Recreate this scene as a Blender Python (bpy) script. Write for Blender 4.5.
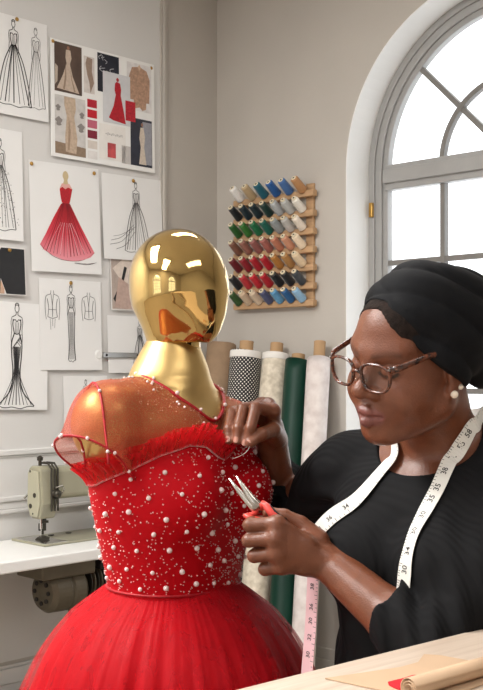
import bpy, bmesh, math, random
import numpy as np
from mathutils import Vector, Matrix
from mathutils.bvhtree import BVHTree
random.seed(7); np.random.seed(7)
for o in list(bpy.data.objects): bpy.data.objects.remove(o)
SC = bpy.context.scene
COL = SC.collection
# ------------------------------------------------------------------ camera
F, CX, HY, ZC = 1089.0, 241.5, 370.0, 1.45
cam = bpy.data.cameras.new('camera'); cam.sensor_fit = 'VERTICAL'; cam.sensor_height = 36.0
cam.lens = 36.0*F/690.0; cam.shift_y = 25.0/690.0; cam.clip_start = .02
camo = bpy.data.objects.new('camera', cam); COL.objects.link(camo)
camo.location = (0, 0, ZC); camo.rotation_euler = (math.pi/2, 0, 0)
SC.camera = camo
# ------------------------------------------------------------------ world, exposure
SC.view_settings.view_transform = 'Standard'; SC.view_settings.look = 'None'
SC.view_settings.gamma = 1.0; SC.view_settings.use_curve_mapping = False
SC.view_settings.exposure = 0.22
wd = bpy.data.worlds.new('overcast_sky'); SC.world = wd; wd.use_nodes = True
bg = wd.node_tree.nodes['Background']; bg.inputs[0].default_value = (.93, .965, 1, 1); bg.inputs[1].default_value = 2.3
# room frame: corner of the two walls, U runs along the left wall to the camera, V along the back wall to the right
ANG = math.radians(-134.2)
CO = (-.1215, 5.4)
RU = (math.cos(ANG), math.sin(ANG)); RV = (-RU[1], RU[0])
RLEN, RWID, RHGT = 6.4, 6.0, 3.5
def R(u, v, z): return Vector((CO[0]+RU[0]*u+RV[0]*v, CO[1]+RU[1]*u+RV[1]*v, z))
ROT_LEFT = ANG+math.pi      # front-view frame on the left wall: x to the right in view, y into the wall
ROT_BACK = ANG+math.pi/2    # front-view frame on the back wall
def P(px, py, D): return np.array([(px-CX)/F*D, D, ZC+(HY-py)/F*D])
def lamp_area(name, loc, rot, sx, sy, power, col, portal=False):
    l = bpy.data.lights.new(name, 'AREA'); l.shape = 'RECTANGLE'; l.size = sx; l.size_y = sy
    l.energy = power; l.color = col
    if portal: l.cycles.is_portal = True
    o = bpy.data.objects.new(name, l); COL.objects.link(o); o.location = loc; o.rotation_euler = rot
    return o
# daylight portals in the window openings (sky light only)
WINS = [('back', .818, 2.218), ('front', 1.0, 2.4), ('front', 3.5, 4.9)]
for wall, a, b in WINS:
    m = (a+b)/2
    if wall == 'back': loc, rz = R(-.1, m, 1.95), ANG
    elif wall == 'front': loc, rz = R(RLEN+.1, m, 1.95), ANG+math.pi
    else: loc, rz = R(m, RWID+.1, 1.95), ANG-math.pi/2
    # area light shines along local -z: tip it so that it faces the room
    lamp_area('sky_portal', loc, (math.pi/2, 0, rz-math.pi/2), 1.4, 2.1, 1.0, (1, 1, 1), True)
# ceiling lamps added out of view to light the room, fixtures built below: u, v, length, width, watts
ADDED_LAMPS = [(4.1, 1.3, 1.6, .7, 138), (5.2, 2.7, 1.6, .6, 40), (2.9, 4.6, 1.6, .6, 14), (1.7, 1.9, 1.2, .4, 18)]
for u, v, L, W, pw in ADDED_LAMPS:
    lamp_area('added_lamp_light', R(u, v, RHGT-.135), (0, 0, ANG), L, W, pw, (1, .985, .96))

# ------------------------------------------------------------------ helpers
def lin(c):
    c = [x/255.0 for x in c[:3]]
    return tuple(x/12.92 if x <= .04045 else ((x+.055)/1.055)**2.4 for x in c)+(1,)
MATS = {}
def mat(name, rgb, rough=.6, metal=0.0, var=0.0, scale=20.0, bump=0.0, bscale=None, stretch=None, coat=0.0, spec=None, rgb2=None, sss=0.0, sheen=0.0, detail=4.0):
    """principled procedural material, noise driven colour variation and fine relief"""
    if name in MATS: return MATS[name]
    m = bpy.data.materials.new(name); m.use_nodes = True; nt = m.node_tree; b = nt.nodes['Principled BSDF']
    c = lin(rgb); b.inputs['Base Color'].default_value = c
    b.inputs['Roughness'].default_value = rough; b.inputs['Metallic'].default_value = metal
    if spec is not None: b.inputs['Specular IOR Level'].default_value = spec
    if coat: b.inputs['Coat Weight'].default_value = coat
    if sheen: b.inputs['Sheen Weight'].default_value = sheen
    if sss: b.inputs['Subsurface Weight'].default_value = sss; b.inputs['Subsurface Radius'].default_value = (.012, .005, .003); b.inputs['Subsurface Scale'].default_value = 1.0
    tc = nt.nodes.new('ShaderNodeTexCoord'); mp = nt.nodes.new('ShaderNodeMapping'); nt.links.new(tc.outputs['Object'], mp.inputs[0])
    if stretch: mp.inputs['Scale'].default_value = stretch
    nz = nt.nodes.new('ShaderNodeTexNoise'); nz.inputs['Scale'].default_value = scale; nz.inputs['Detail'].default_value = detail
    nt.links.new(mp.outputs[0], nz.inputs['Vector'])
    if var or rgb2:
        r = nt.nodes.new('ShaderNodeValToRGB')
        a = lin(rgb2) if rgb2 else tuple(x*(1-var) for x in c[:3])+(1,)
        z = c if rgb2 else tuple(min(1, x*(1+var)) for x in c[:3])+(1,)
        r.color_ramp.elements[0].position = .3; r.color_ramp.elements[1].position = .7
        r.color_ramp.elements[0].color = a; r.color_ramp.elements[1].color = z
        nt.links.new(nz.outputs['Fac'], r.inputs[0]); nt.links.new(r.outputs[0], b.inputs['Base Color'])
    if bump:
        n2 = nz
        if bscale:
            n2 = nt.nodes.new('ShaderNodeTexNoise'); n2.inputs['Scale'].default_value = bscale; n2.inputs['Detail'].default_value = 3; nt.links.new(mp.outputs[0], n2.inputs['Vector'])
        bp = nt.nodes.new('ShaderNodeBump'); bp.inputs['Strength'].default_value = bump; bp.inputs['Distance'].default_value = .004
        nt.links.new(n2.outputs['Fac'], bp.inputs['Height']); nt.links.new(bp.outputs[0], b.inputs['Normal'])
    MATS[name] = m
    return m
def sheer(name, rgb, trans, tint=(1, 1, 1), rough=.5, stretch=(1, 1, .05), scale=60, amount=.25):
    """net fabric: part of the light passes straight through, fine streaks in the weave density"""
    if name in MATS: return MATS[name]
    m = bpy.data.materials.new(name); m.use_nodes = True; nt = m.node_tree; b = nt.nodes['Principled BSDF']; out = nt.nodes['Material Output']
    b.inputs['Base Color'].default_value = lin(rgb); b.inputs['Roughness'].default_value = rough; b.inputs['Sheen Weight'].default_value = .1
    b.inputs['Specular IOR Level'].default_value = .2
    tl = nt.nodes.new('ShaderNodeBsdfTranslucent'); tl.inputs[0].default_value = lin(rgb)
    mx = nt.nodes.new('ShaderNodeMixShader'); mx.inputs[0].default_value = .35
    nt.links.new(b.outputs[0], mx.inputs[1]); nt.links.new(tl.outputs[0], mx.inputs[2])
    tr = nt.nodes.new('ShaderNodeBsdfTransparent'); tr.inputs[0].default_value = tuple(tint)+(1,)
    m2 = nt.nodes.new('ShaderNodeMixShader')
    tc = nt.nodes.new('ShaderNodeTexCoord'); mp = nt.nodes.new('ShaderNodeMapping'); mp.inputs['Scale'].default_value = stretch
    nz = nt.nodes.new('ShaderNodeTexNoise'); nz.inputs['Scale'].default_value = scale; nz.inputs['Detail'].default_value = 3
    nt.links.new(tc.outputs['Object'], mp.inputs[0]); nt.links.new(mp.outputs[0], nz.inputs['Vector'])
    mr = nt.nodes.new('ShaderNodeMapRange'); mr.inputs[1].default_value = .25; mr.inputs[2].default_value = .75
    mr.inputs[3].default_value = max(0, trans-amount); mr.inputs[4].default_value = min(1, trans+amount)
    nt.links.new(nz.outputs['Fac'], mr.inputs[0]); nt.links.new(mr.outputs[0], m2.inputs[0])
    nt.links.new(mx.outputs[0], m2.inputs[1]); nt.links.new(tr.outputs[0], m2.inputs[2]); nt.links.new(m2.outputs[0], out.inputs[0])
    MATS[name] = m
    return m
def glass(name, rgb=(255, 255, 255), refl=.08):
    if name in MATS: return MATS[name]
    m = bpy.data.materials.new(name); m.use_nodes = True; nt = m.node_tree; out = nt.nodes['Material Output']
    tr = nt.nodes.new('ShaderNodeBsdfTransparent'); tr.inputs[0].default_value = lin(rgb)
    gl = nt.nodes.new('ShaderNodeBsdfGlossy'); gl.inputs['Roughness'].default_value = .02
    mx = nt.nodes.new('ShaderNodeMixShader'); mx.inputs[0].default_value = refl
    nt.links.new(tr.outputs[0], mx.inputs[1]); nt.links.new(gl.outputs[0], mx.inputs[2]); nt.links.new(mx.outputs[0], out.inputs[0])
    MATS[name] = m
    return m
def emis(name, rgb, s):
    m = bpy.data.materials.new(name); m.use_nodes = True; nt = m.node_tree; b = nt.nodes['Principled BSDF']
    b.inputs['Base Color'].default_value = lin(rgb); b.inputs['Emission Color'].default_value = lin(rgb); b.inputs['Emission Strength'].default_value = s
    return m
def link(o, parent=None):
    COL.objects.link(o)
    if parent is not None: o.parent = parent
    return o
def mesh_obj(name, vs, fs, m, parent=None, smooth=False, bevel=0.0, bseg=2, loc=None, rot=None):
    me = bpy.data.meshes.new(name); me.from_pydata([tuple(v) for v in vs], [], fs); me.update()
    if smooth: me.polygons.foreach_set('use_smooth', [True]*len(me.polygons))
    if m is not None: me.materials.append(m)
    o = bpy.data.objects.new(name, me); link(o, parent)
    if loc is not None: o.location = loc
    if rot is not None: o.rotation_euler = rot
    if bevel:
        b = o.modifiers.new('bevel', 'BEVEL'); b.width = bevel; b.segments = bseg; b.limit_method = 'ANGLE'; b.angle_limit = math.radians(40)
    return o
def mesh_np(name, V, Q, m, parent=None, smooth=True, off=(0, 0, 0)):
    V = np.asarray(V, dtype=np.float32)-np.asarray(off, dtype=np.float32); Q = np.asarray(Q, dtype=np.int32)
    n = len(Q); k = Q.shape[1]
    me = bpy.data.meshes.new(name); me.vertices.add(len(V)); me.vertices.foreach_set('co', V.ravel())
    me.loops.add(n*k); me.loops.foreach_set('vertex_index', Q.ravel())
    me.polygons.add(n); me.polygons.foreach_set('loop_start', np.arange(0, n*k, k, dtype=np.int32))
    try: me.polygons.foreach_set('loop_total', np.full(n, k, dtype=np.int32))
    except Exception: pass
    me.polygons.foreach_set('use_smooth', np.full(n, smooth))
    me.update(calc_edges=True); me.validate()
    if m is not None: me.materials.append(m)
    return link(bpy.data.objects.new(name, me), parent)
def empty(name, loc=(0, 0, 0), rz=0.0, rot=None):
    o = bpy.data.objects.new(name, None); COL.objects.link(o); o.location = loc
    o.rotation_euler = rot if rot is not None else (0, 0, rz); o.empty_display_size = .05
    return o
def tag(o, label=None, cat=None, group=None, kind=None):
    if label: o['label'] = label
    if cat: o['category'] = cat
    if group: o['group'] = group
    if kind: o['kind'] = kind
    return o
def copy_tree(o, parent=None):
    c = o.copy(); COL.objects.link(c); c.parent = parent
    for ch in list(o.children): copy_tree(ch, c)
    return c
class MB:
    """collects simple solids into one mesh"""
    def __init__(s): s.v = []; s.f = []
    def box(s, x0, x1, y0, y1, z0, z1):
        n = len(s.v); s.v += [(x, y, z) for z in (z0, z1) for y in (y0, y1) for x in (x0, x1)]
        s.f += [tuple(n+i for i in q) for q in ((0, 2, 3, 1), (4, 5, 7, 6), (0, 1, 5, 4), (2, 6, 7, 3), (0, 4, 6, 2), (1, 3, 7, 5))]
        return s
    def prism(s, pts, axis, a, b):
        """polygon pts (2D) pushed along axis from a to b"""
        n = len(s.v); k = len(pts)
        def mk(p, t): return (t, p[0], p[1]) if axis == 'x' else ((p[0], t, p[1]) if axis == 'y' else (p[0], p[1], t))
        s.v += [mk(p, a) for p in pts]+[mk(p, b) for p in pts]
        s.f += [tuple(n+i for i in range(k))[::-1], tuple(n+k+i for i in range(k))]
        s.f += [(n+i, n+(i+1) % k, n+k+(i+1) % k, n+k+i) for i in range(k)]
        return s
    def tube(s, pts, rad, seg=8, cap=True, flat=1.0, up=None, closed=False):
        pts = [Vector(p) for p in pts]; N = len(pts)
        if not hasattr(rad, '__len__'): rad = [rad]*N
        n0 = len(s.v); prev = None
        for i, p in enumerate(pts):
            if closed: t = pts[(i+1) % N]-pts[i-1]
            else: t = pts[min(i+1, N-1)]-pts[max(i-1, 0)]
            t.normalize()
            if up is not None: a = Vector(up)-t*t.dot(Vector(up))
            elif prev is None:
                a = Vector((0, 0, 1)) if abs(t.z) < .9 else Vector((1, 0, 0)); a = a-t*t.dot(a)
            else: a = prev-t*t.dot(prev)
            a.normalize(); prev = a; b = t.cross(a)
            for j in range(seg):
                w = 2*math.pi*j/seg; q = p+a*(rad[i]*flat*math.cos(w))+b*(rad[i]*math.sin(w)); s.v.append(tuple(q))
        for i in range(N if closed else N-1):
            k = (i+1) % N
            for j in range(seg):
                s.f.append((n0+i*seg+j, n0+i*seg+(j+1) % seg, n0+k*seg+(j+1) % seg, n0+k*seg+j))
        if cap and not closed:
            s.f.append(tuple(n0+j for j in range(seg))[::-1]); s.f.append(tuple(n0+(N-1)*seg+j for j in range(seg)))
        return s
    def cyl(s, a, b, r, r2=None, seg=16): return s.tube([a, b], [r, r if r2 is None else r2], seg)
    def lathe(s, prof, seg=20, org=(0, 0, 0), axis=(0, 0, 1)):
        """profile (r, h) spun about axis through org"""
        ax = Vector(axis).normalized(); a = ax.orthogonal().normalized(); b = ax.cross(a); n = len(s.v); o = Vector(org)
        for r, h in prof:
            for j in range(seg):
                w = 2*math.pi*j/seg; s.v.append(tuple(o+ax*h+a*(r*math.cos(w))+b*(r*math.sin(w))))
        for i in range(len(prof)-1):
            for j in range(seg): s.f.append((n+i*seg+j, n+i*seg+(j+1) % seg, n+(i+1)*seg+(j+1) % seg, n+(i+1)*seg+j))
        s.f.append(tuple(n+j for j in range(seg))[::-1]); s.f.append(tuple(n+(len(prof)-1)*seg+j for j in range(seg)))
        return s
    def ball(s, c, r, nu=12, nv=8):
        return s.lathe([(max(1e-4, r*math.sin(math.pi*i/nv)), -r*math.cos(math.pi*i/nv)) for i in range(nv+1)], nu, c)
    def build(s, name, m, parent=None, smooth=False, bevel=0.0, **k): return mesh_obj(name, s.v, s.f, m, parent, smooth, bevel, **k)
def spline(pts, n=8):
    """Catmull-Rom through pts"""
    pts = [np.array(p, float) for p in pts]; out = []
    q = [2*pts[0]-pts[1]]+pts+[2*pts[-1]-pts[-2]]
    for i in range(1, len(q)-2):
        for t in np.linspace(0, 1, n, endpoint=False):
            out.append(.5*(2*q[i]+(q[i+1]-q[i-1])*t+(2*q[i-1]-5*q[i]+4*q[i+1]-q[i+2])*t*t+(3*q[i]-q[i-1]-3*q[i+1]+q[i+2])*t**3))
    out.append(pts[-1]); return out

# ---- smooth solids: a sampled distance field, shapes blended into it, skinned by surface nets
class Field:
    def __init__(s, lo, hi, vox, init=.06):
        s.lo = np.array(lo, float); s.vox = vox
        n = np.ceil((np.array(hi)-s.lo)/vox).astype(int)+1; s.n = n
        s.ax = [(s.lo[i]+vox*np.arange(n[i])).astype(np.float32) for i in range(3)]
        s.f = np.full(tuple(n), init, np.float32); s.init = init
    def sl(s, lo, hi):
        a = np.clip(np.floor((np.array(lo)-s.lo)/s.vox).astype(int), 0, s.n); b = np.clip(np.ceil((np.array(hi)-s.lo)/s.vox).astype(int)+1, 0, s.n)
        return tuple(slice(a[i], b[i]) for i in range(3))
    def grid(s, sl): return s.ax[0][sl[0]][:, None, None], s.ax[1][sl[1]][None, :, None], s.ax[2][sl[2]][None, None, :]
    def add(s, prim, k=.01, grow=0.0):
        fn, lo, hi = prim; pad = .03+grow
        sl = s.sl(np.array(lo)-pad, np.array(hi)+pad); x, y, z = s.grid(sl); a = s.f[sl]
        if a.size == 0: return s
        b = fn(x, y, z).astype(np.float32)-np.float32(grow)
        h = np.clip(.5+.5*(b-a)/k, 0, 1); s.f[sl] = b*(1-h)+a*h-k*h*(1-h); return s
    def cut(s, prim, k=.004, grow=0.0):
        fn, lo, hi = prim; pad = .02+grow
        sl = s.sl(np.array(lo)-pad, np.array(hi)+pad); x, y, z = s.grid(sl); a = s.f[sl]
        if a.size == 0: return s
        b = -(fn(x, y, z).astype(np.float32)-np.float32(grow))
        h = np.clip(.5+.5*(a-b)/k, 0, 1); s.f[sl] = b*(1-h)+a*h+k*h*(1-h); return s
    def warp(s, fn):
        x, y, z = s.grid((slice(None),)*3); s.f += fn(x, y, z).astype(np.float32); return s
    def clip(s, fn):
        x, y, z = s.grid((slice(None),)*3); s.f = np.maximum(s.f, fn(x, y, z)).astype(np.float32); return s
    def mesh(s): return nets(s.f, s.lo, s.vox)
def nets(f, lo, vox):
    S = f < 0
    c = np.zeros(tuple(d-1 for d in f.shape), np.uint8)
    for dx in (0, 1):
        for dy in (0, 1):
            for dz in (0, 1): c += S[dx:S.shape[0]-1+dx, dy:S.shape[1]-1+dy, dz:S.shape[2]-1+dz]
    I, J, K = np.nonzero((c > 0) & (c < 8))
    idx = np.full(c.shape, -1, np.int32); idx[I, J, K] = np.arange(len(I))
    cor = [(a, b, d) for a in (0, 1) for b in (0, 1) for d in (0, 1)]
    val = np.stack([f[I+a, J+b, K+d] for a, b, d in cor], 1).astype(np.float64)
    acc = np.zeros((len(I), 3)); cnt = np.zeros(len(I))
    for i in range(8):
        for j in range(i+1, 8):
            A, B = np.array(cor[i]), np.array(cor[j])
            if abs(A-B).sum() != 1: continue
            m = (val[:, i] < 0) != (val[:, j] < 0)
            t = val[m, i]/(val[m, i]-val[m, j]); acc[m] += A+(B-A)*t[:, None]; cnt[m] += 1
    V = np.array(lo)+vox*(np.stack([I, J, K], 1)+acc/cnt[:, None])
    Q = []
    for axis in range(3):
        sa = [slice(None)]*3; sb = [slice(None)]*3; sa[axis] = slice(0, -1); sb[axis] = slice(1, None)
        a, b = S[tuple(sa)], S[tuple(sb)]
        e = np.argwhere(a != b); o1, o2 = [(1, 2), (2, 0), (0, 1)][axis]
        ok = (e[:, o1] > 0) & (e[:, o2] > 0) & (e[:, o1] < f.shape[o1]-1) & (e[:, o2] < f.shape[o2]-1); e = e[ok]
        def cell(d1, d2):
            g = e.copy(); g[:, o1] -= d1; g[:, o2] -= d2; return idx[g[:, 0], g[:, 1], g[:, 2]]
        q = np.stack([cell(1, 1), cell(0, 1), cell(0, 0), cell(1, 0)], 1)
        flip = ~S[e[:, 0], e[:, 1], e[:, 2]]; q[flip] = q[flip][:, ::-1]; Q.append(q)
    return V, np.concatenate(Q)
def keep_faces(V, Q, mask):
    Q = Q[mask]; u, inv = np.unique(Q, return_inverse=True); return V[u], inv.reshape(Q.shape)
def cone(a, b, ra, rb):
    a = np.array(a, float); b = np.array(b, float); ba = b-a; L = float(ba@ba)+1e-12; r = max(ra, rb)
    def fn(x, y, z):
        px, py, pz = x-a[0], y-a[1], z-a[2]; t = np.clip((px*ba[0]+py*ba[1]+pz*ba[2])/L, 0, 1)
        return np.sqrt((px-t*ba[0])**2+(py-t*ba[1])**2+(pz-t*ba[2])**2)-(ra+(rb-ra)*t)
    return fn, np.minimum(a, b)-r, np.maximum(a, b)+r
def ell(c, r, axes=None):
    c = np.array(c, float); A = np.eye(3) if axes is None else np.array(axes, float); R_ = max(r)
    def fn(x, y, z):
        px, py, pz = x-c[0], y-c[1], z-c[2]
        q = [px*A[i][0]+py*A[i][1]+pz*A[i][2] for i in range(3)]
        k0 = np.sqrt(sum((q[i]/r[i])**2 for i in range(3))); k1 = np.sqrt(sum((q[i]/r[i]**2)**2 for i in range(3)))+1e-6
        return k0*(k0-1)/k1
    return fn, c-R_, c+R_
def loft(org, l, f, secs, p=2.3):
    """stack of ovals: (z, forward shift, half width, half depth); l and f are the horizontal axes"""
    secs = sorted(secs); zs = np.array([q[0] for q in secs]); M = np.array([q[1:] for q in secs]); r = M[:, 1:].max()+abs(M[:, 0]).max()
    zz = np.linspace(zs[0], zs[-1], 160); T = [np.interp(zz, zs, M[:, i]) for i in range(3)]
    ker = np.hanning(17); ker /= ker.sum(); T = [np.convolve(np.pad(t, 8, mode='edge'), ker, 'valid') for t in T]
    def fn(x, y, z):
        px, py = x-org[0], y-org[1]; lx = px*l[0]+py*l[1]+0*z; ly = px*f[0]+py*f[1]+0*z
        zc = z+0*lx; g = [np.interp(np.asarray(z).ravel(), zz, t).reshape(np.shape(z)) for t in T]
        q = (np.abs(lx/g[1])**p+np.abs((ly-g[0])/g[2])**p)**(1/p)
        d = (q-1)*np.minimum(g[1], g[2]); e = np.maximum(zc-zs[-1], zs[0]-zc)
        return np.maximum(d, e)
    return fn, np.array([org[0]-r, org[1]-r, zs[0]]), np.array([org[0]+r, org[1]+r, zs[-1]])
class Fr:
    """a posed frame: local (left, forward, up) to world"""
    def __init__(s, o, l, f, t): s.o = np.array(o, float); s.A = np.array([l, f, t], float)
    def w(s, p): return s.o+np.array(p, float)@s.A
    def cone(s, a, b, ra, rb): return cone(s.w(a), s.w(b), ra, rb)
    def ell(s, c, r): return ell(s.w(c), r, s.A)
    def loc(s, V): return (np.asarray(V)-s.o)@s.A.T
def bvh_of(V, Q): return BVHTree.FromPolygons(np.asarray(V).tolist(), np.asarray(Q).tolist())
# ================================================================== THE ROOM
M_wall = mat('wall_paint_warm_grey', (187, 181, 173), .85, var=.03, scale=3, bump=.12, bscale=60)
M_panel = mat('wall_paint_pale_grey', (214, 212, 209), .8, var=.02, scale=3, bump=.08, bscale=70)
M_white = mat('white_paint', (236, 235, 232), .5, var=.015, scale=8)
M_sash = mat('window_frame_paint', (158, 157, 155), .45, var=.03, scale=10); M_bar = mat('glazing_bar_paint', (120, 117, 113), .5, var=.04, scale=10)
M_ceil = mat('ceiling_paint', (232, 228, 222), .9, var=.02, scale=2)
M_brass = mat('brass', (186, 146, 80), .3, 1.0)
M_steel = mat('steel', (170, 170, 168), .28, 1.0, var=.05)
M_pane = glass('window_glass')
TH = .25; SPR, ARC, SILL = 2.34, .70, .86
def wall(name, org, rz, length, wins, m, x0=0.0):
    """wall slab in its front-view frame with arched openings (centre positions in wins)"""
    root = mesh_obj(name, [], [], m, loc=org, rot=(0, 0, rz)); tag(root, kind='structure')
    mb = MB(); cur = x0
    for c in sorted(wins):
        mb.box(cur, c-ARC, 0, TH, 0, RHGT); mb.box(c-ARC, c+ARC, 0, TH, 0, SILL)
        n = 32
        for i in range(n):
            a0, a1 = math.pi-math.pi*i/n, math.pi-math.pi*(i+1)/n
            p = [(c+ARC*math.cos(a0), SPR+ARC*math.sin(a0)), (c+ARC*math.cos(a1), SPR+ARC*math.sin(a1))]
            mb.prism([p[0], p[1], (p[1][0], RHGT), (p[0][0], RHGT)], 'y', 0, TH)
        cur = c+ARC
    mb.box(cur, length, 0, TH, 0, RHGT)
    me = root.data; me.from_pydata(mb.v, [], mb.f); me.update(); me.materials.append(m)
    for c in sorted(wins):
        # plaster lining of the opening
        out = [(c-ARC, SILL)]+[(c+ARC*math.cos(a), SPR+ARC*math.sin(a)) for a in np.linspace(math.pi, 0, 49)]+[(c+ARC, SILL)]
        v = []; f = []
        for x, z in out:
            cx_, cz = c-x, (SPR-z if z > SPR else 0); L = math.hypot(cx_, cz) or 1
            for dd, yy in ((.004, -.003), (.004, TH-.01), (0.0, TH-.01), (0.0, -.003)): v.append((x+cx_/L*dd, yy, z+cz/L*dd))
        for i in range(len(out)-1):
            for j in range(4): f.append((i*4+j, i*4+(j+1) % 4, i*4+4+(j+1) % 4, i*4+4+j))
        lin_ = mesh_obj('reveal', v, f, M_white, root, smooth=False)
        MB().box(c-ARC-.05, c+ARC+.05, -.05, TH-.03, SILL, SILL+.03).build('window_sill', M_white, root, bevel=.006)
    return root
wall_back = wall('wall_back', R(0, 0, 0), ROT_BACK, RWID+TH, [1.518], M_wall, -TH)
wall_front = wall('wall_front', R(RLEN, RWID, 0), ROT_BACK+math.pi, RWID+TH, [RWID-1.7, RWID-4.2], M_wall, -TH)
wall_right = wall('wall_right', R(0, RWID, 0), ANG, RLEN, [], M_wall)
wall_left = wall('wall_left', R(RLEN, 0, 0), ROT_LEFT, RLEN, [], M_wall)
M_floor = mat('floor_boards', (146, 134, 120), .45, var=.15, scale=4, stretch=(1, 14, 1), bump=.15, bscale=30)
fl = MB().box(-.3, RLEN+.3, -.3, RWID+.3, -.1, -.012).build('floor', mat('floor_base', (60, 50, 42), .8), loc=R(0, 0, 0), rot=(0, 0, ANG)); tag(fl, kind='structure')
plank_mesh = None
for i in range(30):
    y0 = i*.2; n = 3
    for k in range(n):
        xs = [0, 1.7+((i*7) % 5)*.25, 4.2+((i*3) % 4)*.3, RLEN]
        o = MB().box(xs[k]+.0015, xs[k+1]-.0015, y0+.0015, y0+.1985, -.012, 0).build('plank', M_floor, fl)
cl = MB().box(-.3, RLEN+.3, -.3, RWID+.3, RHGT, RHGT+.1).build('ceiling', M_ceil, loc=R(0, 0, 0), rot=(0, 0, ANG)); tag(cl, kind='structure')
# pale panel field of the left wall, its mouldings and skirting (local x = RLEN-u)
xl = RLEN-.37
MB().box(0, xl, -.004, 0, .24, RHGT).build('panel_field', M_panel, wall_left)
t1 = MB().box(0, xl, -.016, 0, 1.095, 1.118).box(0, xl, -.009, 0, 1.085, 1.095).build('trim_1', M_panel, loc=R(RLEN, 0, 0), rot=(0, 0, ROT_LEFT), bevel=.004); tag(t1, kind='structure')
t2 = MB().box(0, xl, -.022, 0, .905, .925).box(0, xl, -.014, 0, .872, .905).box(0, xl, -.02, 0, .855, .872).build('trim_2', M_panel, loc=R(RLEN, 0, 0), rot=(0, 0, ROT_LEFT), bevel=.004); tag(t2, kind='structure')
t3 = MB().box(xl, xl+.018, -.02, 0, 0, RHGT).box(xl+.018, xl+.034, -.01, 0, 0, RHGT).box(xl-.012, xl, -.010, 0, 0, RHGT).build('trim_3', M_wall, loc=R(RLEN, 0, 0), rot=(0, 0, ROT_LEFT), bevel=.004); tag(t3, kind='structure')
bb = MB().box(0, RLEN, -.016, 0, 0, .15).box(0, RLEN, -.022, 0, .15, .213).box(0, RLEN, -.012, 0, .213, .226).build('baseboard_left', M_panel, loc=R(RLEN, 0, 0), rot=(0, 0, ROT_LEFT), bevel=.004); tag(bb, kind='structure')
bb = MB().box(0, RWID, -.016, 0, 0, .15).box(0, RWID, -.012, 0, .15, .2).build('baseboard_back', M_wall, loc=R(0, 0, 0), rot=(0, 0, ROT_BACK), bevel=.004); tag(bb, kind='structure')

# ---- arched window: frame, transom, glazing bars and panes
def band(r0, r1, y0, y1, zb, n=40):
    out = [(-r0, zb)]+[(r0*math.cos(a), SPR+r0*math.sin(a)) for a in np.linspace(math.pi, 0, n)]+[(r0, zb)]
    inn = [(-r1, zb)]+[(r1*math.cos(a), SPR+r1*math.sin(a)) for a in np.linspace(math.pi, 0, n)]+[(r1, zb)]
    v = []; f = []
    for (a, b), (c, d) in zip(out, inn): v += [(a, y0, b), (c, y0, d), (c, y1, d), (a, y1, b)]
    for i in range(len(out)-1):
        for j in range(4): f.append((i*4+j, i*4+(j+1) % 4, i*4+4+(j+1) % 4, i*4+4+j))
    return v, f
def make_window(name, loc, rz):
    w = empty(name, loc, rz); tag(w, kind='structure')
    fr = MB()
    for r0, r1, y0, y1 in ((.698, .665, .155, .235), (.668, .632, .165, .225), (.634, .606, .178, .215)):
        v, f = band(r0, r1, y0, y1, SILL+.03); n = len(fr.v); fr.v += v; fr.f += [tuple(n+i for i in q) for q in f]
    fr.box(-.69, .69, .165, .225, SILL+.03, SILL+.09)
    frame = fr.build('frame', M_sash, w, bevel=.003)
    MB().box(-.012, .006, .140, .158, 0, .065).build('hinge', M_brass, frame, loc=(-.672, 0, 2.14), bevel=.002)
    MB().box(-.615, .615, .15, .22, 2.285, 2.345).box(-.612, .612, .165, .215, 2.255, 2.368).build('transom', M_sash, w, bevel=.004)
    bw = .0115
    XS = [-.606, -.317, 0, .317, .606]; ZS = [SILL+.09, 1.36, 1.645, 1.93, 2.255]
    for x in XS[1:-1]: MB().box(x-bw*(2 if x == 0 else 1), x+bw*(2 if x == 0 else 1), .18, .21, ZS[0], ZS[-1]).build('muntin', M_bar, w)
    for z in ZS[1:-1]: MB().box(-.606, .606, .183, .207, z-bw, z+bw).build('muntin', M_bar, w)
    rr = .312
    for a in (45, 90, 135):
        c, s_ = math.cos(math.radians(a)), math.sin(math.radians(a)); p = []
        for r_, sg in ((.03, -1), (.618, -1), (.618, 1), (.03, 1)): p.append((c*r_-s_*bw*sg, SPR+s_*r_+c*bw*sg))
        MB().prism(p, 'y', .183, .207).build('muntin', M_bar, w)
    pp = [(rr*math.cos(a), SPR+rr*math.sin(a)) for a in np.linspace(.08, math.pi-.08, 30)]
    ar = MB()
    for i in range(29):
        q = [pp[i], pp[i+1]]; k = 1+2*bw/rr
        ar.prism([q[0], (q[0][0]*k, SPR+(q[0][1]-SPR)*k), (q[1][0]*k, SPR+(q[1][1]-SPR)*k), q[1]], 'y', .181, .209)
    ar.build('muntin', M_bar, w)
    for i in range(4):
        for j in range(4):
            MB().box(XS[i]+.006, XS[i+1]-.006, .193, .197, ZS[j]+.006, ZS[j+1]-.006).build('pane', M_pane, w)
    for i in range(4):
        a0, a1 = math.radians(45*i+1), math.radians(45*i+44)
        for r0, r1 in ((.05, .318), (.330, .612)):
            aa = np.linspace(a0, a1, 10)
            pts = [(r1*math.cos(a), SPR+max(.03, r1*math.sin(a))) for a in aa]+[(r0*math.cos(a), SPR+max(.03, r0*math.sin(a))) for a in aa[::-1]]
            MB().prism(pts, 'y', .193, .197).build('pane', M_pane, w)
    return w
win1 = make_window('window_1', R(0, 1.518, 0), ROT_BACK)
for i, (loc, rz) in enumerate([(R(RLEN, 1.7, 0), ROT_BACK+math.pi), (R(RLEN, 4.2, 0), ROT_BACK+math.pi)]):
    c = copy_tree(win1); c.name = 'window_%d' % (i+2); c.location = loc; c.rotation_euler = (0, 0, rz)

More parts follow.
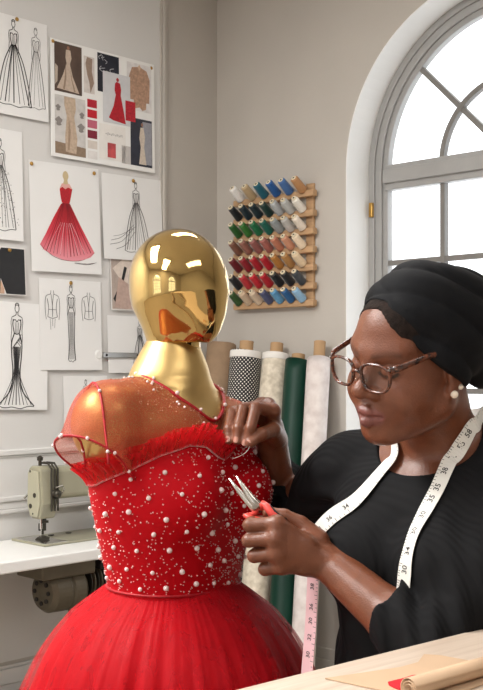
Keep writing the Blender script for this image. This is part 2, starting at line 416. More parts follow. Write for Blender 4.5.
# ---- flat fixtures for the added ceiling lamps
M_glow = emis('added_lamp_diffuser', (255, 250, 242), 1.6)
spots = ['left of the mannequin', 'behind the camera', 'behind the woman', 'near the arched window']
for (u, v, L, W, pw), sp in zip(ADDED_LAMPS, spots):
    r = empty('added_ceiling_lamp', R(u, v, RHGT), ANG); tag(r, 'added long flat white ceiling lamp '+sp, 'lamp', 'added ceiling lamps')
    MB().box(-L/2-.02, L/2+.02, -W/2-.02, W/2+.02, -.11, -.06).build('housing', M_white, r, bevel=.006)
    MB().box(-L/2, L/2, -W/2, W/2, -.12, -.11).build('diffuser', M_glow, r)
    for sx in (-L/3, L/3): MB().cyl((sx, 0, -.06), (sx, 0, 0), .006).build('rod', M_steel, r)

# ================================================================== PINNED PAPERS ON THE LEFT WALL
M_paper = mat('drawing_paper', (232, 231, 229), .85, var=.015, scale=6)
M_ink = mat('graphite', (92, 90, 90), .8); M_inkd = mat('black_ink', (38, 36, 38), .7)
M_board = mat('mount_board', (238, 237, 234), .7, var=.01)
def ribbon_mesh(strokes, w, h, lw, y=-.0022):
    mb = MB()
    for st in strokes:
        pts = st[0]; wd_ = lw*(st[1] if len(st) > 1 else 1)
        q = spline(pts, 5) if len(pts) > 2 else [np.array(p, float) for p in pts]
        q = [np.array([p[0]*w, p[1]*h]) for p in q]; n = len(mb.v)
        for i, p in enumerate(q):
            t = q[min(i+1, len(q)-1)]-q[max(i-1, 0)]; L = np.linalg.norm(t) or 1; nn = np.array([-t[1], t[0]])/L*wd_/2
            mb.v += [(p[0]+nn[0], y, p[1]+nn[1]), (p[0]-nn[0], y, p[1]-nn[1])]
        for i in range(len(q)-1): mb.f.append((n+2*i, n+2*i+1, n+2*i+3, n+2*i+2))
    return mb
def poly(pts, w, h, name, m, parent, y=-.0018, sm=0):
    q = spline(list(pts)+[pts[0]], sm)[:-1] if sm else pts
    b = MB().prism([(p[0]*w, p[1]*h) for p in q], 'y', y, y-.0004)
    return b.build(name, m, parent)
def gown(cx, top, H, asp, style='ball', sw=.26, nf=7, seed=1, back=False, head=True):
    """strokes of a fashion figure; H figure height as a share of the sheet, asp sheet height/width"""
    rnd = random.Random(seed); S = []
    def pt(x, y): return (cx+x*H*asp, top+y*H)
    def both(pl, w=1.0):
        S.append(([pt(x, y) for x, y in pl], w)); S.append(([pt(-x, y) for x, y in pl], w))
    if head:
        S.append(([pt(.024*math.cos(a), -.045+.036*math.sin(a)) for a in np.linspace(0, 2*math.pi, 13)], .9))
        S.append(([pt(.02*math.cos(a), -.012+.02*math.sin(a)) for a in np.linspace(-.5, math.pi+.5, 9)], 1.2))
        both([(.010, -.08), (.011, -.105), (.03, -.118), (.058, -.13)])
    both([(.058, -.13), (.068, -.18), (.06, -.26), (.066, -.33), (.06, -.4)], .8)
    both([(.042, -.15), (.047, -.2), (.04, -.24), (.029, -.29)], 1.4)
    S.append(([pt(-.044, -.165), pt(-.02, -.155), pt(0, -.175), pt(.02, -.155), pt(.044, -.165)], 1.1))
    S.append(([pt(-.029, -.29), pt(0, -.297), pt(.029, -.29)], 1.2))
    for k in range(3): S.append(([pt(-.02+.02*k, -.18), pt(-.014+.014*k, -.29)], .6))
    if style == 'ball':
        both([(.029, -.29), (sw*.55, -.5), (sw*.85, -.78), (sw, -1)], 1.5)
        for k in range(nf):
            a = -1+2*(k+.5)/nf; S.append(([pt(.026*a, -.295), pt(sw*.5*a+rnd.uniform(-.01, .01), -.55), pt(sw*.95*a+rnd.uniform(-.015, .015), -.985)], rnd.choice([.6, .8, 1.6])))
    elif style == 'mermaid':
        both([(.029, -.29), (.06, -.39), (.055, -.52), (.042, -.68), (.07, -.85), (sw, -1)], 1.6)
        for k in range(nf):
            a = -1+2*(k+.5)/nf; S.append(([pt(.05*a, -.42), pt(.036*a, -.68), pt(sw*.95*a, -.99)], rnd.choice([.7, 1, 1.4])))
        for k in range(5): S.append(([pt(-.05+.02*k, -.44+.02*k), pt(.0+.012*k, -.38+.02*k), pt(.05, -.42+.03*k)], .7))
    else:
        both([(.029, -.29), (.055, -.39), (.05, -.6), (.045, -.8), (sw, -1)], 1.3)
        for k in range(nf):
            a = -1+2*(k+.5)/nf; S.append(([pt(.04*a, -.35), pt(.036*a, -.7), pt(sw*a, -.99)], .6))
    hem = [pt(sw*a, -1-.02*(1-a*a)-.008*math.sin(7*a)) for a in np.linspace(-1, 1, 9)]
    S.append((hem, 1.0))
    return S
def sheet(name, label, u0, u1, z0, z1, pins, tilt=0.0, m=None, cat='drawing', out=.012, group='papers pinned to the left wall', thick=.0012):
    """sheet from u0 (left in view) to u1, z0 bottom to z1 top; foot of the sheet stands a little off the wall"""
    w, h = u0-u1, z1-z0
    r = empty(name, R(u0, out+.006, z0), rot=(math.atan2(out, h)*-1.0, tilt, ROT_LEFT)); tag(r, label, cat, group)
    MB().box(0, w, -thick, 0, 0, h).build('paper', m or M_paper, r)
    for s, t in pins:
        MB().lathe([(.002, .0), (.0075, .001), (.009, .004), (.006, .008), (.002, .0095)], 10, (s*w, -.001, t*h), (0, -1, 0)).build('pin', M_brass, r, smooth=True)
    return r, w, h
def draw(r, w, h, S, lw=.0026, m=None, name='pencil_lines'): return ribbon_mesh(S, w, h, lw).build(name, m or M_ink, r)
r, w, h = sheet('gown_sketch', 'white sheet with two pencil ball gowns, at the top left corner', 1.455, 1.027, 2.507, 2.925, [(.64, .975)])
A = h/w
draw(r, w, h, gown(.60, .955, .84, A, 'ball', .24, 7, 3)+gown(.10, .93, .80, A, 'ball', .22, 6, 5), .0030, M_inkd)
draw(r, w, h, gown(.86, .93, .80, A, 'ball', .13, 4, 4), .0022, name='faint_lines')
r, w, h = sheet('gown_sketch', 'white sheet with a dotted lace gown cut off by the left frame edge', 1.50, 1.154, 1.988, 2.447, [(.3, .965)])
A = h/w
draw(r, w, h, gown(.68, .9, .8, A, 'ball', .2, 8, 8), .003)
dots = [(( .68+random.uniform(-.26, .26)*(.4+.6*k/160), .66-.52*k/160)) for k in range(160)]
tag(draw(r, w, h, [([(a, b), (a+.008, b+.004)], 1.0) for a, b in dots], .003, M_inkd, 'lace_dots'), kind='stuff')
# red gown illustration
r, w, h = sheet('gown_illustration', 'white sheet with a red tulle ball gown painted on it, two brass pins', 1.112, .74, 1.868, 2.338, [(.035, .965), (.93, .955)], tilt=-.02)
M_pgrad = bpy.data.materials.new('painted_red_gradient'); M_pgrad.use_nodes = True
nt = M_pgrad.node_tree; tc = nt.nodes.new('ShaderNodeTexCoord'); sp = nt.nodes.new('ShaderNodeSeparateXYZ'); rp = nt.nodes.new('ShaderNodeValToRGB')
nt.links.new(tc.outputs['Generated'], sp.inputs[0]); nt.links.new(sp.outputs['Z'], rp.inputs[0]); nt.links.new(rp.outputs[0], nt.nodes['Principled BSDF'].inputs['Base Color'])
rp.color_ramp.elements[0].color = lin((232, 150, 160)); rp.color_ramp.elements[1].color = lin((176, 8, 22)); rp.color_ramp.elements.new(.45).color = lin((208, 52, 70)); rp.color_ramp.elements.new(.72).color = lin((190, 18, 36))
M_pred = mat('painted_red', (178, 14, 30), .6, var=.2, scale=200); M_pgold = mat('painted_gold', (200, 180, 140), .6); M_pblush = mat('painted_blush', (222, 168, 160), .7)
cx = .5
poly([(cx, .66), (.56, .64), (.70, .45), (.82, .30), (.90, .20), (.84, .155), (.72, .125), (.6, .11), (.45, .115), (.3, .15), (.17, .2), (.12, .245), (.2, .34), (.32, .5), (.43, .63)], w, h, 'painted_skirt', M_pgrad, r)
poly([(.42, .77), (.46, .79), (.5, .77), (.54, .79), (.6, .775), (.575, .7), (.555, .645), (.445, .645), (.43, .7)], w, h, 'painted_bodice', M_pred, r, y=-.0022)
poly([(.42, .775), (.455, .825), (.50, .815), (.56, .825), (.605, .775), (.5, .77)], w, h, 'painted_yoke', M_pblush, r, y=-.0020)
poly([(.47, .82), (.485, .855), (.468, .89), (.48, .925), (.51, .94), (.54, .925), (.552, .89), (.535, .855), (.545, .82), (.51, .81)], w, h, 'painted_head', M_pgold, r, sm=3)
M_pdark = mat('painted_dark_red', (130, 6, 22), .7); M_plight = mat('painted_pale_pink', (238, 190, 195), .7)
S = []
for k in range(15):
    a = -1+2*(k+.5)/15; S.append(([(.5+.055*a, .64), (.5+.2*a, .42), (.5+.37*a, .14+.06*abs(a))], random.choice([.6, 1, 1.7])))
ribbon_mesh(S, w, h, .0022, -.0027).build('painted_folds', M_pdark, r)
S = [([(.5+.1*a, .46), (.5+.22*a, .34), (.5+.36*a, .15+.05*abs(a))], random.choice([.5, .9])) for a in (-.8, -.55, -.28, .02, .22, .44, .7)]
ribbon_mesh(S, w, h, .0022, -.0029).build('painted_highlights', M_plight, r)
draw(r, w, h, [([(.12, .245), (.3, .145), (.5, .112), (.72, .125), (.9, .2)], 1), ([(.6, .095), (.75, .09), (.9, .105)], .6)], .002, M_pdark, 'hem_line')
draw(r, w, h, [([(.6+.01*k, .09+.004*k), (.8, .085+.004*k), (.93, .11)], .7) for k in range(3)], .0015, name='pencil_shadow')
r, w, h = sheet('gown_sketch', 'white sheet with a trained ball gown in pencil, above the gold head', .725, .372, 1.949, 2.334, [(.52, .95)], tilt=-.02)
A = h/w
draw(r, w, h, gown(.56, .93, .82, A, 'ball', .24, 9, 12)+[([(.5, .42), (.3, .27), (.12, .22)], .8), ([(.5, .38), (.3, .22), (.1, .17)], .8), ([(.52, .34), (.36, .18), (.2, .12)], .8), ([(.53, .4), (.3, .3), (.16, .27)], .6)], .0026)
# black dress photo
M_photo = mat('photo_print', (226, 222, 218), .35)
r, w, h = sheet('fashion_photo', 'small photo of a black dress with a leg slit, by the left frame edge', 1.40, 1.139, 1.761, 1.962, [(.7, .93)], m=M_photo, cat='photo')
M_black = mat('photo_black', (22, 21, 23), .5, var=.3, scale=30)
poly([(.36, .02), (.44, .45), (.46, .8), (.55, .97), (.98, .97), (.98, .02), (.62, .02), (.52, .34), (.5, .02)], w, h, 'black_dress', M_black, r)
poly([(.5, .02), (.52, .30), (.58, .12), (.58, .02)], w, h, 'leg', mat('photo_skin', (196, 160, 135), .5), r, y=-.0022)
poly([(.05, .3), (.1, .75), (.3, .8), (.42, .45), (.3, .1)], w, h, 'coat', mat('photo_grey', (120, 115, 112), .6, var=.2, scale=40), r, y=-.0016)
r, w, h = sheet('fashion_photo', 'photo of folded cream and black garments, left of the gold head', .683, .455, 1.721, 1.972, [], m=M_photo, cat='photo')
M_cream = mat('photo_cream', (216, 202, 190), .6, var=.1, scale=60); M_rose = mat('photo_rose', (186, 160, 148), .6, var=.1, scale=60)
poly([(.02, .02), (.02, .98), (.98, .98), (.98, .02)], w, h, 'background_print', mat('photo_taupe', (176, 160, 150), .6, var=.12, scale=30), r, y=-.0014)
for nm, pts, mm in (('sleeve', [(.05, .75), (.35, .95), (.62, .9), (.7, .55), (.45, .45), (.2, .6)], M_cream), ('coat', [(.2, .6), (.45, .48), (.62, .1), (.4, .02), (.08, .05)], M_rose), ('skirt', [(.5, .5), (.8, .62), (.95, .3), (.7, .08), (.55, .2)], M_cream), ('shadow_print', [(.05, .2), (.25, .5), (.35, .8), (.42, .78), (.3, .45), (.12, .12)], M_black), ('lapel', [(.62, .92), (.72, .95), (.74, .58), (.66, .5)], M_black)):
    poly(pts, w, h, nm, mm, r, y=-.0018-.0002*len(nm) % .001)
r, w, h = sheet('gown_sketch', 'white sheet with an ink mermaid gown in long sleeves, lowest on the left', 1.40, 1.035, 1.291, 1.739, [], tilt=.03)
A = h/w
draw(r, w, h, gown(.57, .985, .95, A, 'mermaid', .21, 9, 21), .0032, M_inkd)
r, w, h = sheet('garment_sketch', 'white sheet with three small pencil studies of a jacket and gown', 1.068, .737, 1.450, 1.843, [(.5, .965)])
A = h/w
draw(r, w, h, gown(.5, .93, .82, A, 'column', .06, 6, 31), .0024, M_inkd)
for cx_, sd in ((.2, 0), (.79, 1)):
    S = []
    for sg in (1, -1):
        S += [([(cx_+sg*.02, .87), (cx_+sg*.03, .83), (cx_+sg*.10, .8), (cx_+sg*.115, .68), (cx_+sg*.1, .55)], 1), ([(cx_+sg*.08, .78), (cx_+sg*.06, .68), (cx_+sg*.075, .58)], 1.2), ([(cx_+sg*.02, .83), (cx_, .70), (cx_, .58)], 1)]
    S += [([(cx_-.075, .58), (cx_, .565), (cx_+.075, .58)], 1), ([(cx_-.065, .66), (cx_+.065, .66)], .8)]
    if not sd: S += [([(cx_-.04, .56), (cx_-.03, .44)], .7), ([(cx_+.04, .56), (cx_+.03, .46)], .7), ([(cx_, .56), (cx_, .48)], .7)]
    draw(r, w, h, S, .0024)
r, w, h = sheet('gown_sketch', 'white sheet with a lace gown sketch, behind the mannequin neck', .70, .43, 1.437, 1.697, [(.72, .94)])
draw(r, w, h, gown(.7, .92, .86, h/w, 'ball', .2, 7, 41), .0024)
r, w, h = sheet('gown_sketch', 'white sheet with faint lines, lowest, just above the red shoulder', .943, .70, 1.16, 1.424, [])
draw(r, w, h, gown(.5, .93, .85, h/w, 'ball', .2, 6, 51), .002)
# mood board with its prints
r, w, h = sheet('mood_board', 'white mood board of gown photos and red fabric swatches, top centre of the wall', 1.011, .426, 2.368, 2.875, [(.02, .975), (.975, .965)], m=M_board, cat='mood board', out=.008, thick=.006, group=None)
def pic(s0, s1, t0, t1, rgb, lvl=0, var=.12, scale=30, name='print'):
    y = -.0066-.0007*lvl
    o = MB().box(s0*w, s1*w, y-.0006, y, (1-t1)*h, (1-t0)*h).build(name, mat('print_%d_%d_%d' % rgb, rgb, .45, var=var, scale=scale), r)
    return (o, s0, s1, t0, t1, y-.0006)
def inpic(pc, pts, rgb, name, var=.1, sm=0, k=0):
    o, s0, s1, t0, t1, y = pc
    q = [(s0+(s1-s0)*a, (1-t1)+(t1-t0)*b) for a, b in pts]
    return poly(q, w, h, name, mat('printfig_%d_%d_%d' % rgb, rgb, .5, var=var, scale=90), o, y=y-.0002-.0005*k, sm=sm)
GW = [(.42, .88), (.40, .72), (.44, .6), (.3, .35), (.08, .06), (.9, .03), (.66, .35), (.56, .6), (.62, .72), (.58, .88)]
def head_(pc, x, y, rx, ry, rgb=(150, 110, 90)): inpic(pc, [(x+rx*math.cos(a), y+ry*math.sin(a)) for a in np.linspace(0, 2*math.pi, 11)[:-1]], rgb, 'head', k=1)
p = pic(.03, .28, .02, .44, (84, 66, 56), var=.3, scale=12); inpic(p, GW, (196, 176, 158), 'gown'); head_(p, .5, .92, .05, .04); inpic(p, [(.0, .12), (.02, .55), (.12, .5), (.1, .2)], (180, 165, 150), 'drape')
inpic(p, [(.4, .6), (.36, .3), (.3, .07), (.36, .06), (.42, .3)], (150, 128, 110), 'fold', k=2); inpic(p, [(.56, .6), (.6, .3), (.7, .05), (.76, .05), (.62, .3)], (150, 128, 110), 'fold', k=2)
p = pic(.30, .40, .08, .40, (214, 206, 200)); inpic(p, [(.3, .98), (.8, .95), (.75, .6), (.95, .3), (.6, .02), (.5, .3), (.3, .5), (.15, .8)], (150, 128, 112), 'sleeve_figure')
p = pic(.43, .64, .02, .36, (26, 29, 42), var=.2); S = [([(.44+.17*random.random(), .68+.25*random.random())]*1, 1) for _ in range(1)]
for k in range(14):
    a, b = random.uniform(.45, .62), random.uniform(.66, .95)
    S.append(([(a, b), (a+random.uniform(-.03, .03), b+.02), (a+random.uniform(-.04, .04), b+.035)], 1))
ribbon_mesh(S[1:], w, h, .002, -.0077).build('script_lines', mat('script_white', (215, 215, 218), .6), p[0])
p = pic(.72, .97, .03, .46, (222, 218, 216), 0); inpic(p, [(.2, .9), (.44, .93), (.5, .86), (.56, .93), (.8, .88), (.93, .7), (.9, .2), (.78, .2), (.76, .06), (.62, .02), (.5, .08), (.3, .04), (.26, .22), (.1, .22), (.08, .7)], (178, 142, 118), 'jacket', var=.25); inpic(p, [(.44, .93), (.5, .99), (.56, .93), (.5, .84)], (204, 176, 150), 'neck', k=1)
p = pic(.44, .70, .64, .95, (232, 228, 222), 0, var=.03)
S = [([(.50+.012*k, .27+.008*math.sin(2.1*k)), (.506+.012*k, .285-.006*math.cos(1.7*k)), (.512+.012*k, .268)], .7) for k in range(14)]
ribbon_mesh(S, w, h, .0014, -.0075).build('handwritten_line', M_ink, p[0])
p = pic(.48, .75, .17, .62, (208, 208, 210), 1, var=.04); inpic(p, [(.5, .84), (.44, .8), (.42, .66), (.46, .58), (.38, .35), (.2, .1), (.36, .06), (.82, .03), (.74, .3), (.64, .58), (.66, .7), (.62, .82)], (178, 14, 34), 'red_gown', var=.2); head_(p, .53, .88, .05, .04, (170, 40, 45))
p = pic(.70, .80, .39, .57, (178, 22, 42), 2, var=.35, scale=120)
p = pic(.03, .31, .47, .97, (206, 202, 198), 0); inpic(p, [(0, 0), (1, 0), (1, .16), (0, .2)], (140, 118, 96), 'ground'); inpic(p, [(.3, .99), (.66, .99), (.68, .8), (.62, .66), (.72, .3), (.68, .03), (.34, .05), (.32, .3), (.38, .66), (.3, .85)], (190, 168, 146), 'gown', k=1, var=.15)
inpic(p, [(.44, .66), (.42, .3), (.4, .08), (.46, .08), (.5, .4)], (160, 136, 114), 'fold', k=2)
for q in ((.12, .55, .1), (.85, .5, .1), (.1, .78, .07), (.88, .72, .07)):
    inpic(p, [(q[0]+q[2]*math.cos(a)*(1+.4*math.sin(5*a)), q[1]+q[2]*.8*math.sin(a)) for a in np.linspace(0, 2*math.pi, 16)[:-1]], (136, 130, 126), 'blossom', k=1)
for k, c in enumerate([(182, 22, 44), (196, 16, 38), (190, 96, 116), (126, 22, 46), (214, 204, 194), (226, 222, 218)]):
    pic(.33, .42, .45+.09*k, .52+.09*k, c, 0, var=.06, name='colour_swatch')
p = pic(.75, .97, .53, .96, (40, 42, 56), 1, var=.2); inpic(p, [(.55, .95), (.98, .95), (.98, .05), (.6, .05)], (150, 150, 158), 'sky_print'); inpic(p, [(.46, .82), (.4, .6), (.46, .4), (.38, .04), (.72, .04), (.62, .4), (.66, .62), (.6, .82)], (206, 192, 176), 'gown', k=1); head_(p, .53, .88, .05, .04)
p = pic(.66, .80, .80, .96, (196, 190, 186), 0, var=.05)
p = pic(.52, .60, .80, .93, (182, 70, 72), 1, var=.3, scale=25)
# metal bar fixed across the sheets
r = empty('wall_bar', R(.735, .012, 1.505), ROT_LEFT); tag(r, 'thin brushed metal bar fixed to the wall left of the gold neck', 'bar')
MB().box(0, .34, -.012, -.006, -.0, .024).build('bar', M_steel, r, bevel=.002)
MB().lathe([(.002, .0), (.022, .001), (.022, .005), (.015, .008)], 16, (-.02, -.0, .012), (0, -1, 0)).build('fixing_disc', M_white, r)
for x in (.02, .2): MB().lathe([(.001, 0), (.006, .001), (.004, .004)], 8, (x, -.012, .012), (0, -1, 0)).build('screw', M_inkd, r)
# ================================================================== THREAD RACK ON THE BACK WALL
M_rack = mat('rack_wood', (186, 150, 112), .6, var=.12, scale=8, stretch=(1, 12, 12))
rk = empty('thread_rack', R(0, .395, 1.735), ROT_BACK); tag(rk, 'light wooden thread rack with seven peg rails on the back wall', 'rack')
ROWZ = [.505, .415, .333, .25, .168, .086, .008]
DIRS = (0, -.80, .60)
for x in (.222, -.20): MB().box(x-.022, x+.022, -.016, 0, 0 if x > 0 else .01, .565 if x > 0 else .53).build('upright', M_rack, rk, bevel=.003)
NS = [6]+[7]*6
SPX = [[-.185+.078*j for j in range(6)]]+[[-.197+.067*j for j in range(7)]]*6
for z, xs in zip(ROWZ, SPX):
    rl = MB().box(-.238, .268, -.046, -.016, z-.004, z+.026).build('rail', M_rack, rk, bevel=.004)
    for x in xs: MB().cyl((x, -.03, z+.018), (x, -.03+DIRS[1]*.085, z+.018+DIRS[2]*.085), .0035, seg=6).build('peg', M_rack, rl)
SPOOLS = [
 [('white', (232, 230, 226)), ('tan', (186, 160, 122)), ('teal', (16, 92, 110)), ('royal blue', (24, 84, 148)), ('mid blue', (62, 104, 160)), ('bronze', (176, 128, 82))],
 [('black', (14, 22, 28)), ('dark navy', (10, 36, 46)), ('black teal', (8, 34, 42)), ('bottle green', (10, 52, 46)), ('light grey', (176, 180, 182)), ('pale grey', (190, 192, 190)), ('ivory', (232, 226, 214))],
 [('leaf green', (34, 92, 34)), ('grass green', (48, 116, 42)), ('emerald green', (14, 110, 66)), ('sea green', (10, 100, 84)), ('grey', (150, 158, 160)), ('silver grey', (190, 188, 184)), ('cream', (232, 220, 204))],
 [('brown', (122, 80, 62)), ('rose brown', (146, 96, 82)), ('mauve', (150, 92, 86)), ('dusty pink', (164, 98, 88)), ('salmon', (190, 122, 96)), ('peach', (208, 148, 118)), ('pale cream', (236, 216, 188))],
 [('wine red', (106, 14, 28)), ('dark red', (140, 20, 34)), ('crimson', (172, 22, 38)), ('bright red', (178, 16, 34)), ('ochre', (178, 120, 52)), ('amber brown', (176, 128, 72)), ('champagne', (228, 204, 168))],
 [('charcoal', (26, 26, 30)), ('coral red', (188, 48, 56)), ('scarlet', (190, 26, 42)), ('deep scarlet', (182, 18, 36)), ('jet black', (16, 16, 20)), ('soft black', (22, 22, 26)), ('dark slate', (50, 56, 62))],
 [('moss green', (48, 84, 34)), ('beige', (206, 182, 154)), ('sand', (212, 190, 164)), ('grey violet', (72, 78, 112)), ('sky blue', (92, 154, 196)), ('cobalt', (20, 88, 142)), ('powder blue', (140, 182, 214))]]
M_core = mat('spool_core', (226, 214, 186), .5); M_hole = mat('spool_hole', (40, 34, 30), .8)
ORD = ['first', 'second', 'third', 'fourth', 'fifth', 'sixth', 'seventh']
base_thread = base_core = base_hole = None
def spool_mesh(big):
    k = 1.2 if big else 1.1; prof = [(.012*k, .004), (.0185*k, .0045)]
    for i in range(13): prof.append(((.0188-.0035*i/12)*k+(.0005 if i % 2 else -.0005), .006+.062*k*i/12))
    prof.append((.009, .070*k)); return prof
for ri, row in enumerate(SPOOLS):
    for j, (cn, rgb) in enumerate(row):
        sp_ = empty('thread_spool', rk.matrix_basis @ Vector((SPX[ri][j], -.03+DIRS[1]*.012, ROWZ[ri]+.018+DIRS[2]*.012)), rot=(math.atan2(-DIRS[1], DIRS[2]), 0, ROT_BACK))
        tag(sp_, '%s thread spool, %s from the left in the %s row of the rack' % (cn, ORD[j], ORD[ri]), 'spool', 'thread spools on the wooden rack')
        big = ri == 0
        if ri < 2 and j == 0:
            tm = MB().lathe(spool_mesh(big), 16).build('thread', None, sp_, smooth=True)
            cm = MB().lathe([(.013, 0), (.013, .004), (.0085, .005), (.0085, .078), (.0120, .0785), (.0120, .084), (.005, .0845)], 12).build('core', M_core, sp_)
            hm = MB().lathe([(.005, .0840), (.005, .0852)], 8).build('core_hole', M_hole, cm)
            bt, bc, bh = tm.data, cm.data, hm.data
        else:
            tm = link(bpy.data.objects.new('thread', bt), sp_); cm = link(bpy.data.objects.new('core', bc), sp_); link(bpy.data.objects.new('core_hole', bh), cm)
        if not len(bt.materials): bt.materials.append(None)
        tm.material_slots[0].link = 'OBJECT'
        tm.material_slots[0].material = mat('thread_'+cn.replace(' ', '_'), rgb, .45, var=.12, scale=40, stretch=(1, 1, 60), sheen=.2)

# ================================================================== FABRIC ROLLS AGAINST THE BACK WALL
def wallD(px):
    rx = (px-CX)/F; return (CO[0]*RU[0]+CO[1]*RU[1])/(rx*RU[0]+RU[1])
def mat_dots():
    m = bpy.data.materials.new('polka_dot_cotton'); m.use_nodes = True; nt = m.node_tree; b = nt.nodes['Principled BSDF']; b.inputs['Roughness'].default_value = .7
    uv = nt.nodes.new('ShaderNodeTexCoord'); outs = []
    def mth(op, a, b_=None):
        n = nt.nodes.new('ShaderNodeMath'); n.operation = op
        for i, q in enumerate((a, b_)):
            if q is None: continue
            if isinstance(q, (int, float)): n.inputs[i].default_value = q
            else: nt.links.new(q, n.inputs[i])
        return n.outputs[0]
    s = nt.nodes.new('ShaderNodeSeparateXYZ'); nt.links.new(uv.outputs['UV'], s.inputs[0])
    x = mth('MULTIPLY', s.outputs[0], 26.0); y = mth('MULTIPLY', s.outputs[1], 84.0); acc = None
    for ox in (0.0, .5):
        fx = mth('SUBTRACT', mth('FRACT', mth('ADD', x, ox)), .5); fy = mth('SUBTRACT', mth('FRACT', mth('ADD', y, ox)), .5)
        d = mth('SQRT', mth('ADD', mth('MULTIPLY', fx, fx), mth('MULTIPLY', fy, fy))); k = mth('LESS_THAN', d, .17); acc = k if acc is None else mth('MAXIMUM', acc, k)
    mx = nt.nodes.new('ShaderNodeMix'); mx.data_type = 'RGBA'; mx.inputs[6].default_value = lin((22, 22, 24)); mx.inputs[7].default_value = lin((226, 222, 214))
    nt.links.new(acc, mx.inputs[0]); nt.links.new(mx.outputs[2], b.inputs['Base Color']); return m
M_card = mat('cardboard_tube', (176, 142, 104), .8, var=.08, scale=15, stretch=(1, 1, .2))
def roll(label, tx, ty, bx, Dof, Db, rad, m, core_h, core_r, seed, edge=None):
    rnd = random.Random(seed)
    D1 = wallD(tx)-Dof; top = Vector(P(tx, ty, D1)); bot = Vector(P(bx, 0, Db)); bot.z = .012+rad*.12
    r = empty('fabric_roll', bot); tag(r, label, 'fabric roll', 'rolls of cloth leaning on the back wall')
    ax = top-bot; L = ax.length; ax.normalize(); q = ax.to_track_quat('Z', 'Y'); r.rotation_mode = 'QUATERNION'; r.rotation_quaternion = q
    seg, nz = 40, 28; v = []; f = []; uvs = []
    ph = [rnd.uniform(0, 6.28) for _ in range(6)]
    for i in range(nz+1):
        h = L*i/nz
        for j in range(seg):
            w = 2*math.pi*j/seg
            rr = rad*(1+.012*math.sin(2*w+ph[0]+h*1.5)+.008*math.sin(3*w+ph[1]-h*3)+.006*math.sin(5*h+ph[2])+.05*(1-i/nz)*0)
            if j < 2: rr += .004*(1-j/2)    # loose end of the cloth
            if i in (0, nz): rr *= .97
            v.append((rr*math.cos(w), rr*math.sin(w), h+.006*math.sin(w+ph[3])*(i == nz)))
    for i in range(nz):
        for j in range(seg): f.append((i*seg+j, i*seg+(j+1) % seg, (i+1)*seg+(j+1) % seg, (i+1)*seg+j)); uvs.append([(j/seg, i/nz), ((j+1)/seg, i/nz), ((j+1)/seg, (i+1)/nz), (j/seg, (i+1)/nz)])
    f.append(tuple(range(seg))[::-1])
    # wound layers at the top end
    n0 = nz*seg; last = n0
    rings = [.93, .9, .8, .78, .66, .64, .5, .48, core_r/rad]
    for k, s in enumerate(rings):
        st = len(v)
        for j in range(seg): x, y, z = v[n0+j]; v.append((x*s, y*s, L-(.004 if k % 2 else .0)))
        for j in range(seg): f.append((last+j, last+(j+1) % seg, st+(j+1) % seg, st+j))
        last = st
    o = mesh_obj('cloth', v, f, m, r, smooth=True)
    ul = o.data.uv_layers.new(name='UVMap')
    for pi, pl in enumerate(o.data.polygons):
        if pi < len(uvs):
            for li, q_ in zip(pl.loop_indices, uvs[pi]): ul.data[li].uv = q_
    if edge:
        e = MB().lathe([(rad*1.02, L-.03), (rad*1.03, L-.026), (rad*1.03, L-.004), (rad*1.0, L+.002), (rad*.6, L+.004)], 40).build('wrapper_edge', edge, r, smooth=True)
    MB().lathe([(core_r, L-.05), (core_r, L+core_h), (core_r*.8, L+core_h), (core_r*.8, L-.03)], 24).build('cardboard_core', M_card, r)
    return r
M_wl = mat('cloth_white_lining', (226, 222, 216), .8, var=.04, scale=20)
roll('brown kraft-coloured roll of cloth, leftmost, partly behind the gold head', 222, 344, 205, .12, 5.0, .072, mat('cloth_brown', (150, 124, 98), .85, var=.1, scale=20), .006, .03, 1)
roll('black polka dot roll of cloth with a white top edge', 246, 352, 222, .24, 4.85, .072, mat_dots(), .05, .032, 2, M_wl)
roll('cream patterned roll of cloth leaning between the dotted and green rolls', 276, 355, 246, .1, 4.68, .064, mat('cloth_cream_jacquard', (226, 216, 198), .7, rgb2=(188, 176, 156), scale=38, bump=.3, bscale=38), .055, .03, 3, M_wl)
roll('dark green satin roll of cloth', 298, 361, 277, .1, 4.60, .057, mat('cloth_green_satin', (8, 50, 38), .5, var=.3, scale=6, stretch=(1, 1, .4), spec=.3), .03, .03, 4)
roll('off-white roll of cloth with a pink cast, rightmost of the rolls', 319, 359, 300, .1, 4.52, .052, mat('cloth_white_crepe', (226, 218, 214), .75, rgb2=(204, 192, 188), scale=24, bump=.2), .08, .026, 5)

# ================================================================== SEWING TABLE AND MACHINE BY THE LEFT WALL
M_lam = mat('white_laminate', (232, 231, 228), .35, var=.015, scale=6); M_legm = mat('table_leg_grey', (150, 150, 146), .4, .6)
tb = empty('sewing_table', R(2.1, .47, 0), ROT_LEFT); tag(tb, 'white sewing table against the left wall under the drawings', 'table')
MB().box(0, 1.60, 0, .44, .705, .75).build('tabletop', M_lam, tb, bevel=.006)
for x in (.12, 1.48):
    for y in (.05, .38): MB().box(x-.02, x+.02, y-.02, y+.02, 0, .705).build('leg', M_legm, tb, bevel=.003)
MB().box(.12, 1.48, .37, .39, .10, .14).build('stretcher', M_legm, tb, bevel=.003)
MB().cyl((.30, .10, .655), (.30, .10, .700), .05, .055, 20).build('drawer_cup', M_legm, tb)
M_mach = mat('machine_enamel', (150, 146, 124), .35, var=.06, scale=10, coat=.2); M_mdark = mat('machine_dark_metal', (66, 62, 54), .4, .6); M_chrome = mat('chrome', (200, 198, 192), .15, 1.0)
mc = empty('sewing_machine', R(1.185, .187, .75), ROT_LEFT); tag(mc, 'olive grey industrial sewing machine on the white table', 'sewing machine')
